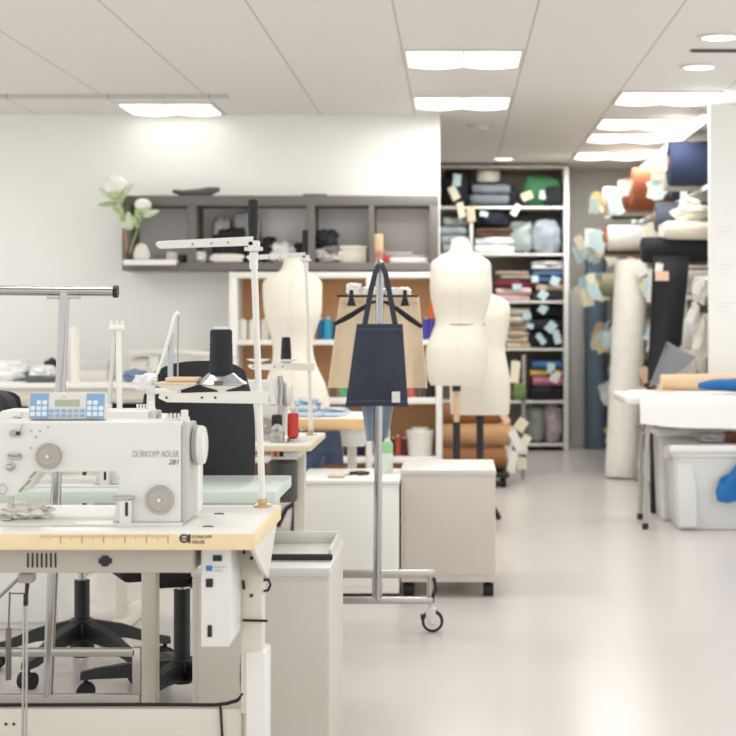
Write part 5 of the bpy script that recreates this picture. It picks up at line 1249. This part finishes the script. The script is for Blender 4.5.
# white cloths hanging under the black bolt near the panel
for (px, py, rx, rz, rgb, lab, sd) in [(701, 290, 0.055, 0.085, (236, 232, 224), 'white crumpled cloth hanging beside the black cloth, upper one', 3), (701, 345, 0.055, 0.19, (232, 228, 214), 'long ivory cloth bundle hanging beside the black cloth, lower one', 6), (695, 318, 0.03, 0.10, (240, 236, 232), 'narrow white cloth between the hanging black cloth and the end panel', 8)]:
    t = thing('cloth_bundle', lab, 'cloth', P(px, py, 10.80))
    s = MB(); s.blob(P(px, py, 10.80) - Vector((0, 0, rz)), rx, 0.06, rz, sd, 0.35, flat=False); s.build('cloth', fab(rgb), t)
    paper_tag(t, P(px - 4, py - 2, 10.70), 0.05, 0.08, 0.3, TAGW)
# rolls standing in the aisle
t = bolt((X(622, 12.75), 12.75, 0.001), (X(632, 12.9), 12.9, Z(262, 12.9)), 0.128, fab((244, 240, 231)), 'tall white fabric roll standing upright on the aisle floor against the rack', [], None, core=False, cat='fabric roll', name='fabric_roll', base=(X(622, 12.75), 12.75, 0))
paper_tag(t, P(640, 268, 12.72), 0.09, 0.12, -0.5, TAGW); paper_tag(t, P(646, 285, 12.74), 0.08, 0.1, 0.6, TAGY)
s = MB(); s.tube([(X(632, 12.9), 12.9, Z(262, 12.9) - 0.01), (X(632.6, 12.9), 12.9, Z(258, 12.9))], 0.045, 18); s.build('core', mat('card_core', (196, 160, 118), 0.8), t)
t = bolt((X(595.5, 15.62), 15.62, 0.001), (X(595.5, 15.62), 15.62, Z(254, 15.62)), 0.098, fab((104, 124, 138)), 'tall grey blue fabric roll standing at the far end of the aisle', [], None, core=False, cat='fabric roll', name='fabric_roll', base=(X(595.5, 15.62), 15.62, 0))
s = MB(); s.tube([(X(595.5, 15.62), 15.62, Z(255, 15.62)), (X(595.5, 15.62), 15.62, Z(249, 15.62))], 0.092, 20); s.build('dark_end', fab((56, 64, 74)), t)
s = MB(); s.blob((X(638, 12.5), 12.5, 0), 0.035, 0.04, 0.05, 3, 0.3); tag(s.build('cloth_scrap', fab((176, 160, 146))), 'small brownish scrap on the floor beside the white roll', 'cloth')

# notices on the end panel
for k, (a, b, c_, d_, lab) in enumerate([(713, 740, 222, 257, 'white paper notice pinned highest on the white end panel'), (715, 742, 260, 296, 'second white paper notice below the top one on the end panel'), (714, 741, 298, 314, 'lowest white paper notice on the end panel')]):
    t = thing('paper_notice', lab, 'notice', P((a + b) / 2, d_, 10.5), 'papers on the end panel')
    MB().box(X(a, 10.5), X(b, 10.5), 10.497, 10.5, Z(d_, 10.5), Z(c_, 10.5)).build('sheet', PAPER, t)
    s = MB()
    for q in range(3): s.box(X(a + 3, 10.5), X(b - 6 - 3 * q, 10.5), 10.4955, 10.497, Z(c_ + 5.4 + q * 4, 10.5), Z(c_ + 5 + q * 4, 10.5))
    s.build('print_lines', mat('faint_print', (206, 204, 200), 0.8), t)

# ------------------------------------------------------------------ folding table with cloth, bins
D = 9.62
ft_ = thing('folding_table', 'white folding table with grey tube legs beside the fabric rack', 'table', (1.6, 10.0, 0))
zT = 0.752
MB().box(X(625.5, D), 2.6, D, 10.40, zT - 0.045, zT, 0.012, 3).build('tabletop', mat('white_plastic_top', (226, 225, 222), 0.4), ft_)
for yy, px in ((9.66, 646), (10.14, 640.5)):
    xx = X(px, yy)
    l = MB().tube([(xx + 0.02, yy, zT - 0.045), (xx, yy, 0.4), (xx - 0.004, yy, 0.02)], 0.014, 14).build('leg', SATIN, ft_)
    MB().lathe((xx - 0.004, yy, 0), [(0.017, 0), (0.018, 0.005), (0.018, 0.035)], 16).build('foot_cap', BLACK, l)
xx = X(646, 9.66)
MB().tube([(xx + 0.0, 9.66, 0.55), (xx + 0.0, 10.14, 0.55)], 0.011, 12).build('leg_brace', SATIN, ft_)
MB().tube([(xx + 0.01, 9.9, 0.55), (xx + 0.16, 9.9, 0.64), (xx + 0.32, 9.9, zT - 0.05)], 0.011, 12).build('folding_brace', SATIN, ft_)
xr_ = 2.4
for yy in (9.7, 10.3):
    MB().tube([(xr_, yy, zT - 0.045), (xr_, yy, 0.0)], 0.014, 14).build('leg', SATIN, ft_)
tc_ = thing('tablecloth', 'white cloth draped over the folding table and hanging down its front', 'tablecloth', (1.8, 9.6, zT))
g = []
x0c = X(640, 9.6)
for i in range(15):
    u = i / 14; xx = x0c + (2.58 - x0c) * u
    drop = 0.135 + 0.05 * min(1, u * 2.2) + 0.008 * math.sin(u * 14)
    row = [(xx, 10.36, zT + 0.006), (xx, 10.0, zT + 0.006), (xx, 9.65, zT + 0.006), (xx, 9.615, zT + 0.004), (xx, 9.604, zT - 0.012)]
    for q in range(1, 6): row.append((xx, 9.600 + 0.010 * math.sin(u * 20) * q / 5 - 0.004 * q, zT - 0.012 - drop * q / 5))
    g.append(row)
MB().sheet(g, 0.006).build('cloth', mat('white_cotton', (240, 239, 235), 0.85), tc_)
s = MB(); k0 = Vector((X(661, 10.25), 10.25, zT + 0.009)); kr = 0.055
t = thing('paper_roll', 'roll of tan pattern paper lying on the folding table by the end panel', 'paper roll', k0)
s.tube([k0 + Vector((0, 0, kr * 0.9)), Vector((2.1, 10.27, zT + 0.009 + kr))], [kr * 0.9, kr * 1.05], 22); s.build('paper', mat('kraft_paper', (224, 194, 158), 0.7), t)
s = MB(); s.box(X(653, 10.2), X(672, 10.2), 10.10, 10.24, zT + 0.010, zT + 0.016); s.build('loose_sheet', mat('kraft_light', (226, 196, 158), 0.7), t)
BLUE = mat('bright_blue_cloth', (0, 100, 168), 0.6, var=0.12, scale=10, bump=0.2, bscale=60)
s = MB(); rings = []
for i in range(13):
    u = i / 12; xx = X(697, 9.85) + (X(770, 9.85) - X(697, 9.85)) * u; w = 0.015 + 0.10 * u ** 0.7; h = (0.016 + 0.034 * min(1, u * 1.6) + 0.004 * math.sin(u * 9)); zc = zT + 0.011 + h + 0.05 * (1 - u) * 0.6 - 0.004 * math.sin(u * 3)
    rings.append([Vector((xx, 9.80 + w * math.cos(a), zc + h * math.sin(a))) for a in [2 * math.pi * q / 16 for q in range(16)]])
s.loft(rings); tag(s.build('blue_cover', BLUE), 'bright blue cloth cover lying on the folding table', 'cloth')
# bins
MILK = mat('milky_plastic', (242, 243, 240), 0.25, trans=0.25)
D = 9.58
bn = thing('storage_bin', 'translucent lidded storage bin under the folding table', 'bin', (X(720, D), D + 0.25, 0))
bx0, bx1 = X(674, D), X(674, D) + 0.62
zl = Z(449, D)
rings = []
for (zz_, ins) in ((0.003, 0.035), (0.02, 0.028), (0.25, 0.012), (zl - 0.05, 0.0), (zl - 0.045, -0.012), (zl - 0.01, -0.012)):
    x0_, x1_, y0_, y1_ = bx0 + ins, bx1 - ins, D + ins, D + 0.42 - ins; rc = 0.04; ring = []
    for (cx_, cy_, a0_) in ((x1_ - rc, y1_ - rc, 0), (x0_ + rc, y1_ - rc, 90), (x0_ + rc, y0_ + rc, 180), (x1_ - rc, y0_ + rc, 270)):
        for q in range(5): a = R(a0_ + 22.5 * q); ring.append(Vector((cx_ + rc * math.cos(a), cy_ + rc * math.sin(a), zz_)))
    rings.append(ring)
MB().loft(rings).build('body', MILK, bn)
MB().box(bx0 - 0.025, bx1 + 0.025, D - 0.025, D + 0.445, zl - 0.022, zl + 0.02, 0.012, 3).build('lid', mat('milky_lid', (230, 229, 225), 0.35), bn)
MB().box(bx0 - 0.034, bx0 - 0.010, D + 0.12, D + 0.30, zl - 0.06, zl + 0.01, 0.006).build('clasp', mat('milky_lid', (230, 229, 225), 0.35), bn)
MB().prism([(bx0 + 0.03, 0.02), (bx0 + 0.13, 0.02), (bx0 + 0.13, 0.22), (bx0 + 0.10, zl - 0.08), (bx0 + 0.015, zl - 0.08)], 'y', D - 0.006, D + 0.03, 0.004).build('corner_panel', MILK, bn)
b2 = thing('storage_bin', 'second translucent bin pushed in behind the lidded one by the table leg', 'bin', (X(680, 10.05), 10.2, 0))
MB().prism([(X(663, 10.05), 0.0), (X(663, 10.05) + 0.5, 0.0), (X(663, 10.05) + 0.52, 0.5), (X(663, 10.05) - 0.02, 0.5)], 'y', 10.05, 10.4, 0.015).build('body', MILK, b2)
MB().box(X(663, 10.05) - 0.04, X(663, 10.05) + 0.54, 10.03, 10.42, 0.50, 0.535, 0.008).build('lid', mat('milky_lid', (230, 229, 225), 0.35), b2)
s = MB(); s.box(X(651, 10.42), X(676, 10.42), 10.42, 10.49, 0.0, 0.66, 0.01); tag(s.build('black_board', fab((42, 42, 46))), 'black fabric covered board standing under the folding table behind the legs', 'board')
s = MB(); g = []
for i in range(9):
    v_ = i / 8; row = []
    for j in range(9):
        u = j / 8
        px = (722 - 6 * math.sin(v_ * 2.2)) * (1 - u) + 762 * u; py = (478 + 22 * v_) * (1 - u) + (446 + 58 * v_) * u
        p = P(px, py + 2 * math.sin(u * 9), 9.535); p.y += 0.012 * math.sin(u * 8 + v_ * 4)
        row.append(p)
    g.append(row)
s.sheet(g, 0.02); tag(s.build('blue_cloth', BLUE), 'bright blue cloth hanging out of the bin lid over its front', 'cloth')
s = MB(); s.blob((X(712, 9.8), 9.85, zl + 0.02), 0.09, 0.1, 0.028, 5, 0.3); tag(s.build('cloth_scrap', fab((196, 188, 190))), 'greyish cloth scrap on the bin lid beneath the hanging tablecloth', 'cloth')
s = MB(); s.blob((X(733, 9.8), 9.85, zl + 0.02), 0.06, 0.1, 0.03, 6, 0.3); tag(s.build('cloth_scrap', fab((150, 98, 76))), 'brown cloth scrap on the bin lid beneath the hanging tablecloth', 'cloth')

# ------------------------------------------------------------------ light
w = bpy.data.worlds.new('World'); sc.world = w; w.use_nodes = True
bgn = w.node_tree.nodes['Background']; bgn.inputs[0].default_value = (0.985, 1.0, 1.02, 1); bgn.inputs[1].default_value = 1.3
def area(x, y, sx, sy, power, z=CEIL - 0.04):
    l = bpy.data.lights.new('fixture_or_fill_lamp', 'AREA'); l.shape = 'RECTANGLE'; l.size = sx; l.size_y = sy; l.energy = power * 0.7; l.color = (1.0, 0.995, 0.985)
    o = bpy.data.objects.new('fixture_or_fill_lamp', l); COL.objects.link(o); o.location = (x, y, z)
    return o
# unseen fill lamps, added outside the picture to brighten the room and back wall
for (x, y, p) in [(-3.2, 4.6, 14), (-1.2, 4.4, 14), (0.7, 4.4, 14), (2.2, 5.0, 14), (-3.0, 7.2, 20), (-1.55, 7.2, 22), (0.06, 7.2, 12), (1.35, 7.2, 8), (-3.9, 8.8, 16), (-3.7, 10.2, 15), (2.7, 8.8, 7)]:
    area(x, y, 0.6, 0.6, p)
# lamps inside the fixtures that show
for (x, y, p) in [(0.05, 9.15, 24), (0.05, 11.02, 26), (1.34, 10.78, 12), (1.34, 12.2, 14), (1.34, 13.15, 17), (1.34, 14.6, 24)]:
    area(x, y, 0.55, 0.5, p, CEIL - 0.03)
area(X(504, 14.88), 14.88, 0.16, 0.16, 13, CEIL - 0.03)

# ------------------------------------------------------------------ camera
cam = bpy.data.cameras.new('Camera'); co = bpy.data.objects.new('Camera', cam); COL.objects.link(co)
co.location = (0, 0, EYE); co.rotation_euler = (R(90), 0, 0)
cam.sensor_width = 36; cam.lens = F / 736 * 36
cam.shift_x = -(VX - 368) / 736; cam.shift_y = -(368 - VY) / 736
cam.clip_start = 0.05; cam.clip_end = 100
cam.dof.use_dof = True; cam.dof.focus_distance = 4.7; cam.dof.aperture_fstop = 83.0 / 15
sc.camera = co
vs_ = sc.view_settings
sc.display_settings.display_device = 'sRGB'
vs_.view_transform = 'Standard'; vs_.look = 'None'; vs_.exposure = 0.10; vs_.gamma = 1.0; vs_.use_curve_mapping = False
